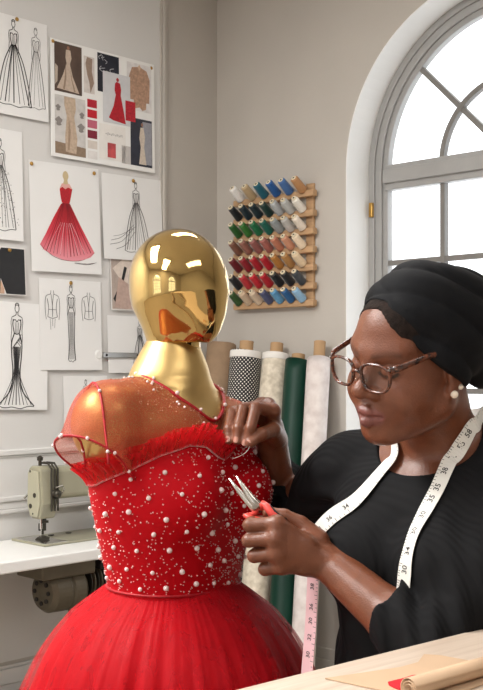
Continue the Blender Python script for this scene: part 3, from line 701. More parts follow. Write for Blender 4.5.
MB().prism([(-.06, -.11), (.50, -.11), (.50, .125), (-.06, .125)], 'z', 0, .010).build('bed', M_mach, mc, bevel=.004)
MB().prism([(-.055, -.105), (.06, -.105), (.06, .10), (-.055, .10)], 'z', .010, .0115).build('bed_plate', M_chrome, mc)
# arm head: chamfered block, faceplate on the needle end
hd = MB().prism([(-.052, .16), (-.040, .300), (-.02, .312), (.028, .312), (.045, .295), (.048, .150), (.024, .098), (-.034, .098)], 'x', -.032, .045).build('head', M_mach, mc, bevel=.008)
MB().prism([(-.045, .165), (-.034, .292), (.022, .296), (.036, .285), (.040, .155), (.02, .108), (-.028, .108)], 'x', -.040, -.032).build('faceplate', mat('faceplate_enamel', (164, 160, 138), .3), hd, bevel=.003)
for y, z, rr in ((.016, .15, .010), (-.012, .195, .010), (.018, .29, .005), (.0, .12, .004)): MB().cyl((-.0415, y, z), (-.039, y, z), rr, seg=14).build('faceplate_screw', M_mdark, hd)
MB().prism([(-.046, .185), (-.046, .285), (-.03, .305), (.032, .305), (.045, .285), (.045, .19), (.03, .175), (-.03, .175)], 'x', .045, .36).build('arm', M_mach, mc, bevel=.014)
MB().prism([(-.06, .01), (-.06, .29), (-.04, .31), (.05, .31), (.065, .29), (.065, .01)], 'x', .34, .46).build('pillar', M_mach, mc, bevel=.014)
MB().lathe([(.02, 0), (.06, .004), (.066, .015), (.06, .03), (.025, .036)], 28, (.462, 0, .24), (1, 0, 0)).build('handwheel', M_mdark, mc, smooth=True)
MB().cyl((-.005, .0, .31), (-.005, .0, .333), .007).cyl((-.005, 0, .333), (-.005, 0, .347), .012, .013).cyl((-.005, 0, .347), (-.005, 0, .353), .010, .004).build('presser_screw', M_mdark, mc)
for x in (.012, .028, .043): MB().tube([(x, -.056, .13), (x, -.054, .30), (x, -.03, .322), (x, .02, .322)], .0045, 6).build('thread_guide', M_mdark, mc)
MB().tube([(-.01, .05, .2), (-.012, .075, .19), (-.02, .09, .175)], .005, 6).build('knee_lever', M_chrome, mc)
MB().lathe([(.004, 0), (.018, .004), (.020, .010), (.012, .014), (.016, .02), (.017, .027), (.008, .034)], 18, (.030, -.05, .20), (0, -1, 0)).build('tension_dial', M_mdark, mc, smooth=True)
MB().tube([(.03, -.06, .225), (.045, -.085, .235), (.06, -.075, .215), (.052, -.07, .2)], .0028, 6).build('check_spring', M_chrome, mc)
MB().cyl((0, 0, .10), (0, 0, .055), .006).cyl((0, 0, .055), (0, 0, .012), .0018, seg=6).build('needle_bar', M_chrome, mc)
MB().cyl((.016, .014, .10), (.016, .014, .03), .0065).box(.004, .028, .004, .024, .045, .075).build('presser_bar', M_mdark, mc)
MB().prism([(-.02, .012), (.03, .012), (.034, .018), (.012, .028), (-.01, .02)], 'y', -.014, .014).build('presser_foot', M_mdark, mc)
MB().cyl((.03, .02, .09), (.03, .02, .08), .009).box(.0, .03, -.01, .01, .078, .088).build('bar_clamp', M_mdark, mc)
MB().cyl((.30, -.07, .01), (.30, -.07, .095), .007).build('bobbin_post', M_chrome, mc)
for x in (.1, .19): MB().cyl((x, .07, .0112), (x, .07, .0135), .013).build('oil_cap', M_mdark, mc)
# motor unit hanging below the top
mo = empty('sewing_motor', R(1.24, .24, .705), ROT_LEFT); tag(mo, 'dark ribbed sewing machine motor hung under the white table', 'motor')
M_mot = mat('motor_olive', (104, 96, 80), .45, .3, var=.12, scale=12)
MB().box(-.06, .20, -.12, .06, -.075, 0).build('oil_pan', M_mot, mo, bevel=.008)
MB().lathe([(.02, -.03), (.07, -.025), (.085, -.005), (.087, .06), (.08, .066), (.08, .075), (.087, .08), (.087, .13), (.07, .15), (.03, .155)], 30, (.02, -.04, -.135), (1, 0, 0)).build('housing', M_mot, mo, smooth=False)
for k in range(8):
    a = k*math.pi/4; MB().cyl((-.013, -.04+.045*math.cos(a), -.135+.045*math.sin(a)), (-.004, -.04+.045*math.cos(a), -.135+.045*math.sin(a)), .009, seg=10).build('vent_hole', M_inkd, mo)
for k in range(9): MB().lathe([(.055, 0), (.066, .002), (.066, .006), (.055, .008)], 24, (.19+.018*k, -.04, -.12), (1, 0, 0)).build('cooling_fin', M_mot if k % 2 else M_mdark, mo)
MB().box(.24, .46, -.10, .02, -.07, -.01).build('control_box', M_inkd, mo, bevel=.006)
MB().lathe([(.01, 0), (.04, .002), (.04, .01), (.025, .016), (.04, .022), (.04, .03), (.01, .032)], 20, (.36, -.09, -.09), (1, 0, 0)).build('pulley', M_chrome, mo)
MB().tube([(.12, -.05, -.21), (.12, -.05, -.26), (.16, -.05, -.26), (.16, -.06, -.30), (.15, -.06, -.42)], .006, 6).build('treadle_rod', M_mdark, mo)
MB().box(.12, .20, -.07, -.05, -.262, -.235).build('switch_plate', M_inkd, mo, bevel=.002)

# ================================================================== CUTTING TABLE IN THE FOREGROUND
TZ = 1.10
A0 = P(235, 690, .35*F/320); A1 = P(483, 628, .35*F/258); e = (A1-A0)[:2]; e /= np.linalg.norm(e); rzT = math.atan2(-e[1], -e[0])
cor = A1[:2]+e*.035
ct = empty('cutting_table', (cor[0], cor[1], 0), rzT); tag(ct, 'pale wooden cutting table in the right foreground', 'table')
# local x runs along the far edge back to the camera side, local y (positive) away from the room's subject toward the camera right
M_twood = mat('table_maple', (212, 196, 180), .45, rgb2=(188, 168, 150), scale=5, stretch=(1, 18, 18), bump=.05)
M_twood2 = mat('table_maple_edge', (214, 196, 176), .5, rgb2=(186, 164, 142), scale=7, stretch=(1, 16, 16))
top_ = MB().box(0, 1.3, .0, .62, TZ-.045, TZ-.004).build('tabletop', M_twood2, ct, bevel=.004)
for k in range(6):
    MB().box(.001, 1.299, .62*k/6+.0008, .62*(k+1)/6-.0008, TZ-.004, TZ).build('plank', M_twood, top_)
for x in (.08, 1.22):
    for y in (.09, .54): MB().box(x-.03, x+.03, y-.03, y+.03, 0, TZ-.045).build('leg', M_twood2, ct, bevel=.004)
MB().box(.08, 1.22, .08, .10, TZ-.13, TZ-.045).build('apron', M_twood2, ct)
M_kraft = mat('kraft_paper', (196, 166, 136), .8, var=.06, scale=14, bump=.08)
def onT(px, py, dz=0.0):
    D = (ZC-TZ-dz)*F/(py-HY); return P(px, py, D)
def sheet_on(name, label, cat, pix, m, z, th, n=6):
    q = spline([onT(a, b, z)[:2] for a, b in pix]+[onT(*pix[0], z)[:2]], n)[:-1] if n else [onT(a, b, z)[:2] for a, b in pix]
    c = np.mean(q, 0); o = MB().prism([tuple(p-c) for p in q], 'z', 0, th).build(name, m, loc=(c[0], c[1], TZ+z)); tag(o, label, cat); return o
sheet_on('kraft_pattern', 'flat brown paper pattern piece with a curved cut edge on the cutting table', 'paper', [(325, 679), (400, 668), (418, 663), (424, 655), (440, 656), (483, 664), (520, 670), (470, 690), (400, 695)], M_kraft, .0005, .0012, 0)
sheet_on('fabric_scrap', 'bright red scrap of cloth on the brown pattern paper', 'cloth', [(388, 683), (404, 679), (414, 676), (421, 678), (416, 683), (402, 690), (390, 686)], mat('scrap_red', (196, 18, 36), .7, var=.1, scale=60), .002, .0015, 4)
ra = onT(408, 690, .011); rb = onT(540, 652, .011)
rr = empty('paper_roll', tuple(ra)); tag(rr, 'rolled up brown kraft paper at the lower right corner of the table', 'paper roll')
d = Vector(rb-ra); d.z = 0; L = d.length; d.normalize()
v = []; f = []; N = 60
for t in (0, L):
    for i in range(N):
        a = 4.6*math.pi*i/(N-1)+1.0; rad = .0045+.0075*i/(N-1); sd = Vector((-d.y, d.x, 0)); v.append(tuple(d*t+sd*(rad*math.cos(a))+Vector((0, 0, rad*math.sin(a)+.0015))))
f = [(i, i+1, N+i+1, N+i) for i in range(N-1)]
o = mesh_obj('rolled_paper', v, f, M_kraft, rr, smooth=True); s_ = o.modifiers.new('thickness', 'SOLIDIFY'); s_.thickness = .0006
# ================================================================== MANNEQUIN
MX, MY = -.1147, 1.85; PSI = math.radians(53)
mf = np.array([math.sin(PSI), -math.cos(PSI)]); ml = np.array([math.cos(PSI), math.sin(PSI)])
MF = Fr((MX, MY, 0), (ml[0], ml[1], 0), (mf[0], mf[1], 0), (0, 0, 1))
M_gold = mat('polished_gold', (206, 176, 116), .06, 1.0)
M_gold2 = mat('satin_gold', (206, 176, 118), .40, 1.0, var=.04, scale=30)
MLO = (MX-.30, MY-.30, .93); MHI = (MX+.30, MY+.30, 1.53)
def torso_prims():
    yield loft((MX, MY), ml, mf, [(.94, -.005, .15, .125), (1.02, 0, .132, .114), (1.085, 0, .108, .097), (1.16, .002, .130, .106), (1.24, .0, .152, .110), (1.31, -.004, .162, .106), (1.365, -.008, .15, .090), (1.405, -.012, .08, .060)], 2.2), .012
    for s in (1, -1):
        yield MF.ell((s*.068, .075, 1.243), (.064, .062, .064)), .03
        zs = 1.374 if s < 0 else 1.338
        yield MF.cone((s*.055, .035, 1.350), (s*.150, .004, zs-.004), .050, .046), .035
        yield MF.ell((s*.166, -.008, zs-.012), (.044, .050, .056)), .03
        yield MF.cone((s*.03, -.012, 1.395), (s*.145, -.010, zs+.006), .050, .042), .03
def neck_prims():
    yield MF.cone((-.008, -.010, 1.37), (-.006, -.004, 1.425), .084, .068), .03
    yield MF.cone((-.004, -.006, 1.41), (0, .000, 1.52), .056, .0405), .03
fld = Field(MLO, MHI, .0028)
for p_, k in list(torso_prims())+list(neck_prims()): fld.add(p_, k)
fld.clip(lambda x, y, z: np.maximum(z-1.500+0*x+0*y, .95-z+0*x+0*y))
gV, gQ = fld.mesh()
mq = empty('mannequin', (MX, MY, 0)); tag(mq, 'headed gold mannequin wearing the red gown', 'mannequin')
mesh_np('torso', gV, gQ, M_gold2, mq, off=(MX, MY, 0))
# head: smooth faceless egg, a little ahead of the neck
HF = Fr(P(178.5, 288, 1.845), (ml[0], ml[1], 0), (mf[0], mf[1], 0), (0, 0, 1))
hf = Field(HF.o-.16, HF.o+.16, .0025)
hf.add(HF.ell((0, -.004, .018), (.0755, .084, .0825)), .01)
hf.add(HF.cone((0, .012, -.02), (0, .022, -.078), .064, .026), .05)
hf.add(HF.cone((0, -.012, -.04), (0, -.012, -.09), .052, .045), .04)
hf.add(HF.ell((0, .06, -.045), (.03, .026, .04)), .04)
hf.clip(lambda x, y, z: (HF.o[2]-.093)-z+0*x+0*y)
v_, q_ = hf.mesh(); mesh_np('head', v_, q_, M_gold, mq, off=(MX, MY, 0))
c0 = HF.o-np.array([MX, MY, 0])
MB().cyl(tuple(c0+np.array([0, 0, -.105])), tuple(c0+np.array([0, 0, -.088])), .037, .037, 28).build('neck_joint', M_gold, mq)
MB().cyl((0, 0, .02), (0, 0, .97), .016, .016, 16).build('stand_pole', M_steel, mq)
MB().lathe([(.17, 0), (.17, .008), (.15, .016), (.03, .024), (.02, .05)], 32).build('stand_base', M_steel, mq)

# ================================================================== THE RED GOWN
dr = empty('evening_gown', (MX, MY, 0)); tag(dr, 'red tulle evening gown with pearl beaded bodice on the mannequin', 'dress')
DO = (MX, MY, 0)
M_red = mat('red_satin', (182, 4, 20), .58, var=.06, scale=14, spec=.12)
M_cord = mat('silver_cord', (226, 196, 196), .35, .3, var=.2, scale=300)
M_redtrim = mat('red_trim', (170, 12, 28), .5, var=.25, scale=200)
SW = np.array([(0, 1.303), (9, 1.309), (22, 1.326), (38, 1.330), (58, 1.316), (78, 1.290), (100, 1.266), (130, 1.258), (180, 1.256)])
def zsw(th): return np.interp(np.abs(np.degrees(th)), SW[:, 0], SW[:, 1])
def theta(x, y):
    px, py = x-MX, y-MY; return np.arctan2(px*ml[0]+py*ml[1], px*mf[0]+py*mf[1])
WAIST = 1.085
bf = Field(MLO, MHI, .0026)
for p_, k in torso_prims(): bf.add(p_, k, grow=.0045)
body_f = bf.f.copy()
bV0, bQ0 = bf.mesh(); bvh_d = bvh_of(bV0, bQ0)
x, y, z = bf.grid((slice(None),)*3)
reg = np.maximum(z-zsw(theta(x, y)).astype(np.float32), (WAIST-.02)-z).astype(np.float32)
V, Q = nets(np.maximum(body_f, reg), bf.lo, bf.vox)
def samp(F3, pts):
    g = np.clip(((pts-bf.lo)/bf.vox).round().astype(int), 0, bf.n-1); return F3[g[:, 0], g[:, 1], g[:, 2]]
ctr = V[Q].mean(1); V, Q = keep_faces(V, Q, samp(body_f, ctr) >= samp(reg, ctr)-.0012)
mesh_np('bodice', V, Q, M_red, dr, off=DO)
def radial(th, z, out=0.0):
    d = mf*math.cos(th)+ml*math.sin(th); o = Vector((MX+d[0]*.45, MY+d[1]*.45, z))
    h = bvh_d.ray_cast(o, Vector((-d[0], -d[1], 0)))
    if h[0] is None: return None, None
    return h[0]+h[1]*out, h[1]
# sheer yoke and cap sleeves
yf = Field(MLO, MHI, .0026)
for p_, k in torso_prims(): yf.add(p_, k, grow=.004)
SLV = []
for s in (1, -1):
    a = np.array([s*.152, -.006, 1.372 if s < 0 else 1.336]); dv = np.array([s*.62, .06, -.78]); dv /= np.linalg.norm(dv)
    yf.add(MF.cone(a, a+dv*.12, .052, .064), .02); SLV.append((MF.w(a), dv@MF.A, s))
yb = yf.f.copy()
yV0, yQ0 = yf.mesh(); bvh_y = bvh_of(yV0, yQ0)
x, y, z = yf.grid((slice(None),)*3)
NC = MF.w((0, .004, 0)); lx = (x-NC[0])*ml[0]+(y-NC[1])*ml[1]; ly = (x-NC[0])*mf[0]+(y-NC[1])*mf[1]
neck_r = .079-np.sqrt((lx/1.0)**2+(ly/1.05)**2)+0*z
reg = np.maximum((zsw(theta(x, y))-.004)-z, neck_r)
slv = []
for a, dv, s in SLV:
    t = (x-a[0])*dv[0]+(y-a[1])*dv[1]+(z-a[2])*dv[2]; rad2 = np.sqrt(np.maximum(0, (x-a[0])**2+(y-a[1])**2+(z-a[2])**2-t*t))
    lat = ((x-MX)*ml[0]+(y-MY)*ml[1])*s; fw = (x-MX)*mf[0]+(y-MY)*mf[1]
    slv.append((t, rad2, lat, fw))
sleeve_zone = np.zeros(yb.shape, bool)
for t, r2, lat, fw in slv: sleeve_zone |= (lat-.6*fw+0*z > .186) & (t > -.03)
hem = np.full(yb.shape, -1.0, np.float32)
for t, r2, lat, fw in slv: hem = np.maximum(hem, np.where((lat+0*z > .12) & (t > 0), t-.078, -1))
reg = np.where(sleeve_zone, hem, np.maximum(reg, hem)).astype(np.float32)
V, Q = nets(np.maximum(yb, reg), yf.lo, yf.vox); ctr = V[Q].mean(1)
kp = samp(yb, ctr) >= samp(reg, ctr)-.0012; V, Q = keep_faces(V, Q, kp); ctr = V[Q].mean(1)
M_yoke = sheer('red_net', (196, 104, 76), .44, (1, .90, .82), scale=700, stretch=(1, 1, 1), amount=.12)
M_slv = sheer('red_net_sleeve', (202, 84, 66), .62, (1, .82, .76), scale=500, stretch=(1, 1, 1), amount=.14)
inz = samp(sleeve_zone, ctr)
v1, q1 = keep_faces(V, Q, ~inz); mesh_np('yoke', v1, q1, M_yoke, dr, off=DO)
lat_c = (ctr[:, 0]-MX)*ml[0]+(ctr[:, 1]-MY)*ml[1]
for s in (1, -1):
    v1, q1 = keep_faces(V, Q, inz & (lat_c*s > 0))
    if len(q1): mesh_np('cap_sleeve', v1, q1, M_slv, dr, off=DO)
def sm_loop(pts, it=3):
    q = np.array(pts, float)
    for _ in range(it): q = .5*q+.25*(np.roll(q, 1, 0)+np.roll(q, -1, 0))
    return q
M_pearl = mat('pearl', (236, 214, 212), .18, coat=.6, var=.04, scale=200)
pearl_me = {}
def pearl(p, r, parent=None, name='pearl'):
    key = round(r, 4)
    if key not in pearl_me:
        o = MB().ball((0, 0, 0), r, 12, 8).build(name, M_pearl, parent or dr, smooth=True); pearl_me[key] = o.data
    else: o = link(bpy.data.objects.new(name, pearl_me[key]), parent or dr)
    o.location = Vector(p)-Vector(DO); return o
# neckline trim
nk = []
for i in range(64):
    th = 2*math.pi*i/64; d = mf*math.cos(th)*1.05+ml*math.sin(th); o = Vector((NC[0]+d[0]*.080, NC[1]+d[1]*.080, 1.6)); h = bvh_y.ray_cast(o, Vector((0, 0, -1)))
    nk.append(h[0]+Vector((0, 0, .001)))
nk = sm_loop(nk)-np.array(DO)
trim = MB().tube(nk, .0030, 8, closed=True).build('neckline_trim', M_redtrim, dr, smooth=True)
for i in range(0, 64, 5):
    pearl(nk[i]+np.array(DO)+np.array([0, 0, .004])+np.array([mf[0], mf[1], 0])*.003, .0036 if i % 2 else .0028)
small = []   # centres of the tiny seed beads, gathered into one mesh
# sleeve hem and armhole trims
for (a, dv, s) in SLV:
    A_ = Vector(dv); lat_ = Vector((ml[0]*s, ml[1]*s, 0))
    for c, A_, rr_, nm in ((Vector(a)+Vector(dv)*.075, Vector(dv), .0018, 'sleeve_hem'), (Vector(MF.w((s*.185, .0, 1.352 if s < 0 else 1.315))), (lat_*.857-Vector((mf[0], mf[1], 0))*.514).normalized(), .0020, 'armhole_trim')):
        e1 = A_.orthogonal().normalized(); e2 = A_.cross(e1); lp = []
        for i in range(64):
            w = 2*math.pi*i/64; dd = e1*math.cos(w)+e2*math.sin(w); h = bvh_y.ray_cast(c+dd*.2, -dd)
            if h[0] is None: continue
            lt = ((h[0].x-MX)*ml[0]+(h[0].y-MY)*ml[1])*s
            if nm == 'sleeve_hem' and lt < .118: continue
            if nm == 'armhole_trim' and h[0].z < float(zsw(theta(h[0].x, h[0].y)))+.008: continue
            lp.append(h[0]+dd*.0008)
        if len(lp) > 5:
            gaps = [(lp[i]-lp[i-1]).length for i in range(len(lp))]; k0 = int(np.argmax(gaps)); lp = lp[k0:]+lp[:k0]; cl_ = max(gaps) < .03
            q = np.array([tuple(p_) for p_ in lp])-np.array(DO)
            for _ in range(3): q[1:-1] = .5*q[1:-1]+.25*(q[:-2]+q[2:])
            MB().tube(q, rr_, 8, closed=cl_).build(nm, M_redtrim, dr, smooth=True)
            for i in range(2, len(q), 8 if nm == 'sleeve_hem' else 17):
                d_ = q[i]+np.array(DO)-np.array(c); pearl(q[i]+np.array(DO)+d_/np.linalg.norm(d_)*.002, .0030)
# sweetheart cord
ths = np.linspace(-math.pi, math.pi, 161)[:-1]
cord = []
for th in ths:
    p_, n_ = radial(th, float(zsw(th)), .0012); cord.append(tuple(p_))
cord = np.array(cord); MB().tube(cord-np.array(DO), .0017, 6, closed=True).build('sweetheart_cord', M_cord, dr, smooth=True)
# gathered ruffle standing above the cord, two layers
M_ruf = sheer('ruffle_tulle', (226, 26, 42), .46, (1, .86, .86), scale=110, stretch=(1, 1, .06), amount=.14)
for layer in range(2):
    n, hgt = 720, 7; v = np.zeros((n, hgt, 3)); rnd = np.random.RandomState(3+layer)
    amp = np.interp(np.linspace(0, 1, n), np.linspace(0, 1, 60), rnd.uniform(.85, 1.14, 60)); amp[-40:] = np.linspace(amp[-40], amp[0], 40)
    for i in range(n):
        th = -math.pi+2*math.pi*i/n; p_, n_ = radial(th, float(zsw(th))-.001, .001+.002*layer); p_ = np.array(p_); o_ = np.array([n_.x, n_.y, 0]); o_ /= np.linalg.norm(o_)
        al = np.cross([0, 0, 1], o_)
        H = (.037-.008*layer)*amp[i]*(1-.25*math.exp(-(th/.18)**2))
        for j in range(hgt):
            t = j/(hgt-1); wig = .0045*t*math.sin(i*2*math.pi/n*58+layer*1.3)+.003*t*math.sin(i*2*math.pi/n*131+1)
            zz = p_[2]+H*t; rr_ = radial(th, float(zz), .003+.002*layer)[0]
            base = np.array(rr_) if rr_ is not None else p_
            out = .006*t+.014*t*t+wig
            # follow the body a little, lean away from it at the tip
            bz = p_*(1-t*.45)+base*(t*.45); v[i, j] = np.array([bz[0], bz[1], zz])+o_*out+al*(.003*t*math.sin(i*.37+layer))
    idx = np.arange(n*hgt).reshape(n, hgt); a_ = idx; b_ = np.roll(idx, -1, 0)
    q = np.stack([a_[:, :-1], b_[:, :-1], b_[:, 1:], a_[:, 1:]], -1).reshape(-1, 4)
    mesh_np('ruffle', v.reshape(-1, 3), q, M_ruf, dr, off=DO)
# pearls on the bodice
k = 0
for row, z0 in enumerate(np.arange(1.104, 1.325, .030)):
    nn = 17
    for i in range(nn):
        th = -math.pi+2*math.pi*(i+.5*(row % 2))/nn+random.uniform(-.05, .05); zz = z0+random.uniform(-.006, .006)
        if zz > zsw(th)-.012: continue
        p_, n_ = radial(th, zz, .002)
        if p_ is None: continue
        pearl(p_, random.choice([.0046, .0040, .0036]))
def bead_mesh(pts, name, m, r=.0013):
    base = [(0, 0, 1), (1, 0, 0), (0, 1, 0), (-1, 0, 0), (0, -1, 0), (0, 0, -1)]; fb = [(0, 1, 2), (0, 2, 3), (0, 3, 4), (0, 4, 1), (5, 2, 1), (5, 3, 2), (5, 4, 3), (5, 1, 4)]
    base = np.array(base, float); V = []; Q = []
    for i, p_ in enumerate(pts):
        V.append(np.array(p_)+base*r*random.uniform(.7, 1.35)); Q.append(np.array(fb)+6*i)
    o = mesh_np(name, np.concatenate(V), np.concatenate(Q), m, dr, off=DO, smooth=False); tag(o, kind='stuff'); return o
pts = []
for _ in range(3400):
    th = random.uniform(-math.pi, math.pi); zz = random.uniform(1.09, 1.33)
    if zz > zsw(th)-.003: continue
    # denser toward the centre front and right panel
    if random.random() > (.95 if -.1 < th < 1.2 else .55): continue
    p_, n_ = radial(th, zz, .0006)
    if p_ is not None: pts.append(tuple(p_))
bead_mesh(pts, 'seed_beads', mat('seed_bead', (238, 196, 192), .2, .2, coat=.5))
pts = []
for _ in range(900):
    th = random.uniform(-math.pi, math.pi); rr_ = .078+.075*random.random()**1.6
    d = mf*math.cos(th)+ml*math.sin(th); h = bvh_y.ray_cast(Vector((NC[0]+d[0]*rr_, NC[1]+d[1]*rr_, 1.6)), Vector((0, 0, -1)))
    if h[0] is not None and h[0].z > 1.30: pts.append(tuple(h[0]+h[1]*.0006))
bead_mesh(pts, 'yoke_sequins', mat('sequin', (232, 190, 160), .2, .5), .0009)
for i in range(26):
    th = random.uniform(-2.4, 2.4); rr_ = random.uniform(.085, .105); d = mf*math.cos(th)+ml*math.sin(th)
    h = bvh_y.ray_cast(Vector((NC[0]+d[0]*rr_, NC[1]+d[1]*rr_, 1.6)), Vector((0, 0, -1)))
    if h[0] is not None and h[0].z > 1.34: pearl(h[0]+h[1]*.0015, .0022)
# waist seam
wl = np.array([tuple(radial(th, WAIST+.004, .001)[0]) for th in ths])-np.array(DO)
MB().tube(wl, .0022, 6, closed=True).build('waist_seam', M_redtrim, dr, smooth=True)
# skirt: opaque lining, mid layers, sheer outer net
PR = np.array([(1.097, .102), (1.09, .109), (1.076, .128), (1.058, .150), (1.042, .170), (1.008, .197), (.975, .217), (.941, .231), (.907, .244), (.8, .276), (.6, .318), (.4, .345), (.14, .362)])
def skirt(name, m, scale, amp, nf, seed, hem, n=420, nz=46, shift=0.0):
    rnd = np.random.RandomState(seed); th = np.linspace(0, 2*math.pi, n, endpoint=False); g = np.linspace(0, 1, nz)**1.5
    zz = 1.097+(hem-1.097)*g; rr_ = np.interp(zz, PR[::-1, 0], PR[::-1, 1])
    fold = sum(rnd.uniform(.4, 1)*np.sin(k_*th+rnd.uniform(0, 6.28)) for k_ in rnd.randint(nf//2, nf*2, 7))/3
    fold2 = sum(rnd.uniform(.4, 1)*np.sin(k_*th+rnd.uniform(0, 6.28)) for k_ in rnd.randint(4, 11, 4))/3
    fine = sum(rnd.uniform(.4, 1)*np.sin(k_*th+rnd.uniform(0, 6.28)) for k_ in rnd.randint(80, 140, 4))/3
    base = np.maximum(rr_, .1); s = np.clip((1.10-zz)/.2, 0, 1)
    body = .105
    r2 = body+(rr_-body)*scale
    Rr = r2[None, :]+amp*fold[:, None]*(.15+s[None, :])*np.sqrt(s)[None, :]+.7*amp*fold2[:, None]*s[None, :]+.0028*fine[:, None]*np.exp(-s*2.2)[None, :]*np.clip(s*12, .25, 1)[None, :]
    X = MX+shift*s[None, :]+Rr*np.cos(th)[:, None]; Y = MY+Rr*np.sin(th)[:, None]*.97; Z = np.broadcast_to(zz[None, :], X.shape)+.010*fold[:, None]*g[None, :]**2
    idx = np.arange(n*nz).reshape(n, nz); b_ = np.roll(idx, -1, 0)
    q = np.stack([idx[:, :-1], idx[:, 1:], b_[:, 1:], b_[:, :-1]], -1).reshape(-1, 4)
    return mesh_np(name, np.stack([X, Y, Z], -1).reshape(-1, 3), q, m, dr, off=DO)
M_lining = mat('skirt_lining_red', (196, 6, 22), .75, var=.08, scale=24, stretch=(1, 1, .08), spec=.2)
M_t1 = sheer('skirt_tulle', (214, 14, 32), .40, (1, .9, .9), scale=45, stretch=(1, 1, .04), amount=.12)
M_t2 = sheer('skirt_outer_net', (214, 24, 42), .66, (1, .93, .93), scale=60, stretch=(1, 1, .04), amount=.10)
skirt('skirt_lining', M_lining, .80, .010, 22, 1, .2)
skirt('skirt_layer', M_t1, .90, .010, 26, 2, .18)
skirt('skirt_layer', M_t1, .955, .010, 30, 3, .17)
skirt('skirt_net', M_t2, 1.07, .008, 18, 4, .16, shift=-.004)
# ================================================================== THE SEAMSTRESS
def head_frame(o, a, p, r):
    a, p, r = map(math.radians, (a, p, r))
    f = np.array([-math.sin(a)*math.cos(p), -math.cos(a)*math.cos(p), -math.sin(p)]); l = np.array([math.cos(a), -math.sin(a), 0]); t = np.cross(f, l)
    return Fr(o, l*math.cos(r)+t*math.sin(r), f, -l*math.sin(r)+t*math.cos(r))
H = head_frame(P(414, 367, 1.585), 54, 12, -10)
TB = math.radians(42)
tl = np.array([math.cos(TB), -math.sin(TB)]); tf = np.array([-math.sin(TB), -math.cos(TB)])
TC = np.array([.292, 1.665])
T = Fr((TC[0], TC[1], 0), (tl[0], tl[1], 0), (tf[0], tf[1], 0), (0, 0, 1))
SHR = T.w((-.172, -.015, 1.280)); SHL = T.w((.172, -.015, 1.282))
ELR = P(277, 527, 1.99); WRR = P(272.5, 442, 1.865)
ELL = P(433, 652, 1.495); WRL = P(326, 562, 1.615)
NB = T.w((0, -.03, 1.315)); NT = H.w((0, -.032, -.045))
def torso_w():
    yield loft(TC, tl, tf, [(.80, -.01, .175, .125), (.90, -.01, .172, .125), (1.0, -.005, .148, .108), (1.08, 0, .142, .104), (1.18, 0, .150, .106), (1.25, -.008, .158, .098), (1.295, -.018, .150, .08), (1.325, -.028, .09, .06), (1.345, -.03, .05, .05)], 2.4), .02
    for s in (1, -1):
        yield T.ell((s*.072, .085, 1.165), (.068, .055, .066)), .03
        yield T.cone((s*.03, -.032, 1.33), (s*.155, -.018, 1.298), .042, .046), .03
def arms_w(sleeve=False):
    for S_, E_, W_, tcut in ((SHR, ELR, WRR, .70), (SHL, ELL, WRL, .44)):
        yield cone(S_, S_+(E_-S_)*.5, .055, .047), .03
        yield cone(S_+(E_-S_)*.5, E_, .047, .040), .012
        if sleeve: yield cone(E_, E_+(W_-E_)*tcut, .044, .038), .014
        else:
            yield cone(E_, E_+(W_-E_)*.3, .040, .039), .014
            yield cone(E_+(W_-E_)*.3, W_, .039, .0255), .014
def hand(fd, wrist, mcps, fingers, thumb, dirw):
    """palm from wrist to the four knuckles, then each finger as its own tapered chain"""
    for i, m_ in enumerate(mcps):
        fd.add(cone(wrist+(m_-wrist)*.08, m_, .019, .0118), .012)
    for i in range(3): fd.add(cone(mcps[i], mcps[i+1], .0105, .0105), .008)
    fd.add(cone(wrist+(mcps[0]-wrist)*.45, wrist+(mcps[3]-wrist)*.45, .0155, .0145), .012)
    for ch in fingers:
        rad = [.0108, .0100, .0088, .0074]
        for j in range(len(ch)-1):
            fd.add(cone(ch[j], ch[j+1], rad[j]*ch_s, rad[j+1]*ch_s), .0028 if j else .005)
    rad = [.017, .0128, .0108, .0086]
    for j in range(len(thumb)-1): fd.add(cone(thumb[j], thumb[j+1], rad[j], rad[j+1]), .007 if j == 0 else .003)
ch_s = 1.0
# left hand (nearer the camera, gripping the pliers): knuckle, middle joint, end joint, tip
LM = [P(277, 523.5, 1.590), P(276, 538.5, 1.585), P(277.5, 553.5, 1.588), P(282, 566, 1.595)]
LFING = [[LM[0], P(249.5, 525, 1.600), P(251, 522, 1.632), P(266, 520, 1.648)],
         [LM[1], P(248.5, 540.5, 1.598), P(250, 538, 1.632), P(266, 536, 1.650)],
         [LM[2], P(254, 556, 1.602), P(256, 553, 1.634), P(270, 550, 1.650)],
         [LM[3], P(265, 569, 1.606), P(266, 566, 1.630), P(276, 563, 1.646)]]
LTHUMB = [P(318, 540, 1.622), P(300, 524, 1.632), P(284, 516, 1.634), P(268, 512.5, 1.636)]
# right hand (pinching the edge of the bodice)
RM = [P(273, 411, 1.800), P(268, 405.5, 1.826), P(262, 405, 1.848), P(256, 408, 1.868)]
RFING = [[RM[0], P(255.5, 407.5, 1.775), P(250.5, 428, 1.757), P(245.5, 442, 1.757)],
         [RM[1], P(243, 408.5, 1.787), P(238.5, 428, 1.762), P(237, 440, 1.757)],
         [RM[2], P(232.5, 412.5, 1.800), P(229, 429, 1.772), P(229, 440, 1.764)],
         [RM[3], P(229, 418, 1.825), P(226, 430, 1.800), P(226, 439, 1.790)]]
RTHUMB = [P(277, 438, 1.840), P(273, 430, 1.795), P(262, 434, 1.765), P(250.5, 442.5, 1.752)]
bd = Field((-.06, 1.30, .90), (.52, 2.10, 1.64), .0024)
for p_, k in torso_w(): bd.add(p_, k)
for p_, k in arms_w(): bd.add(p_, k)
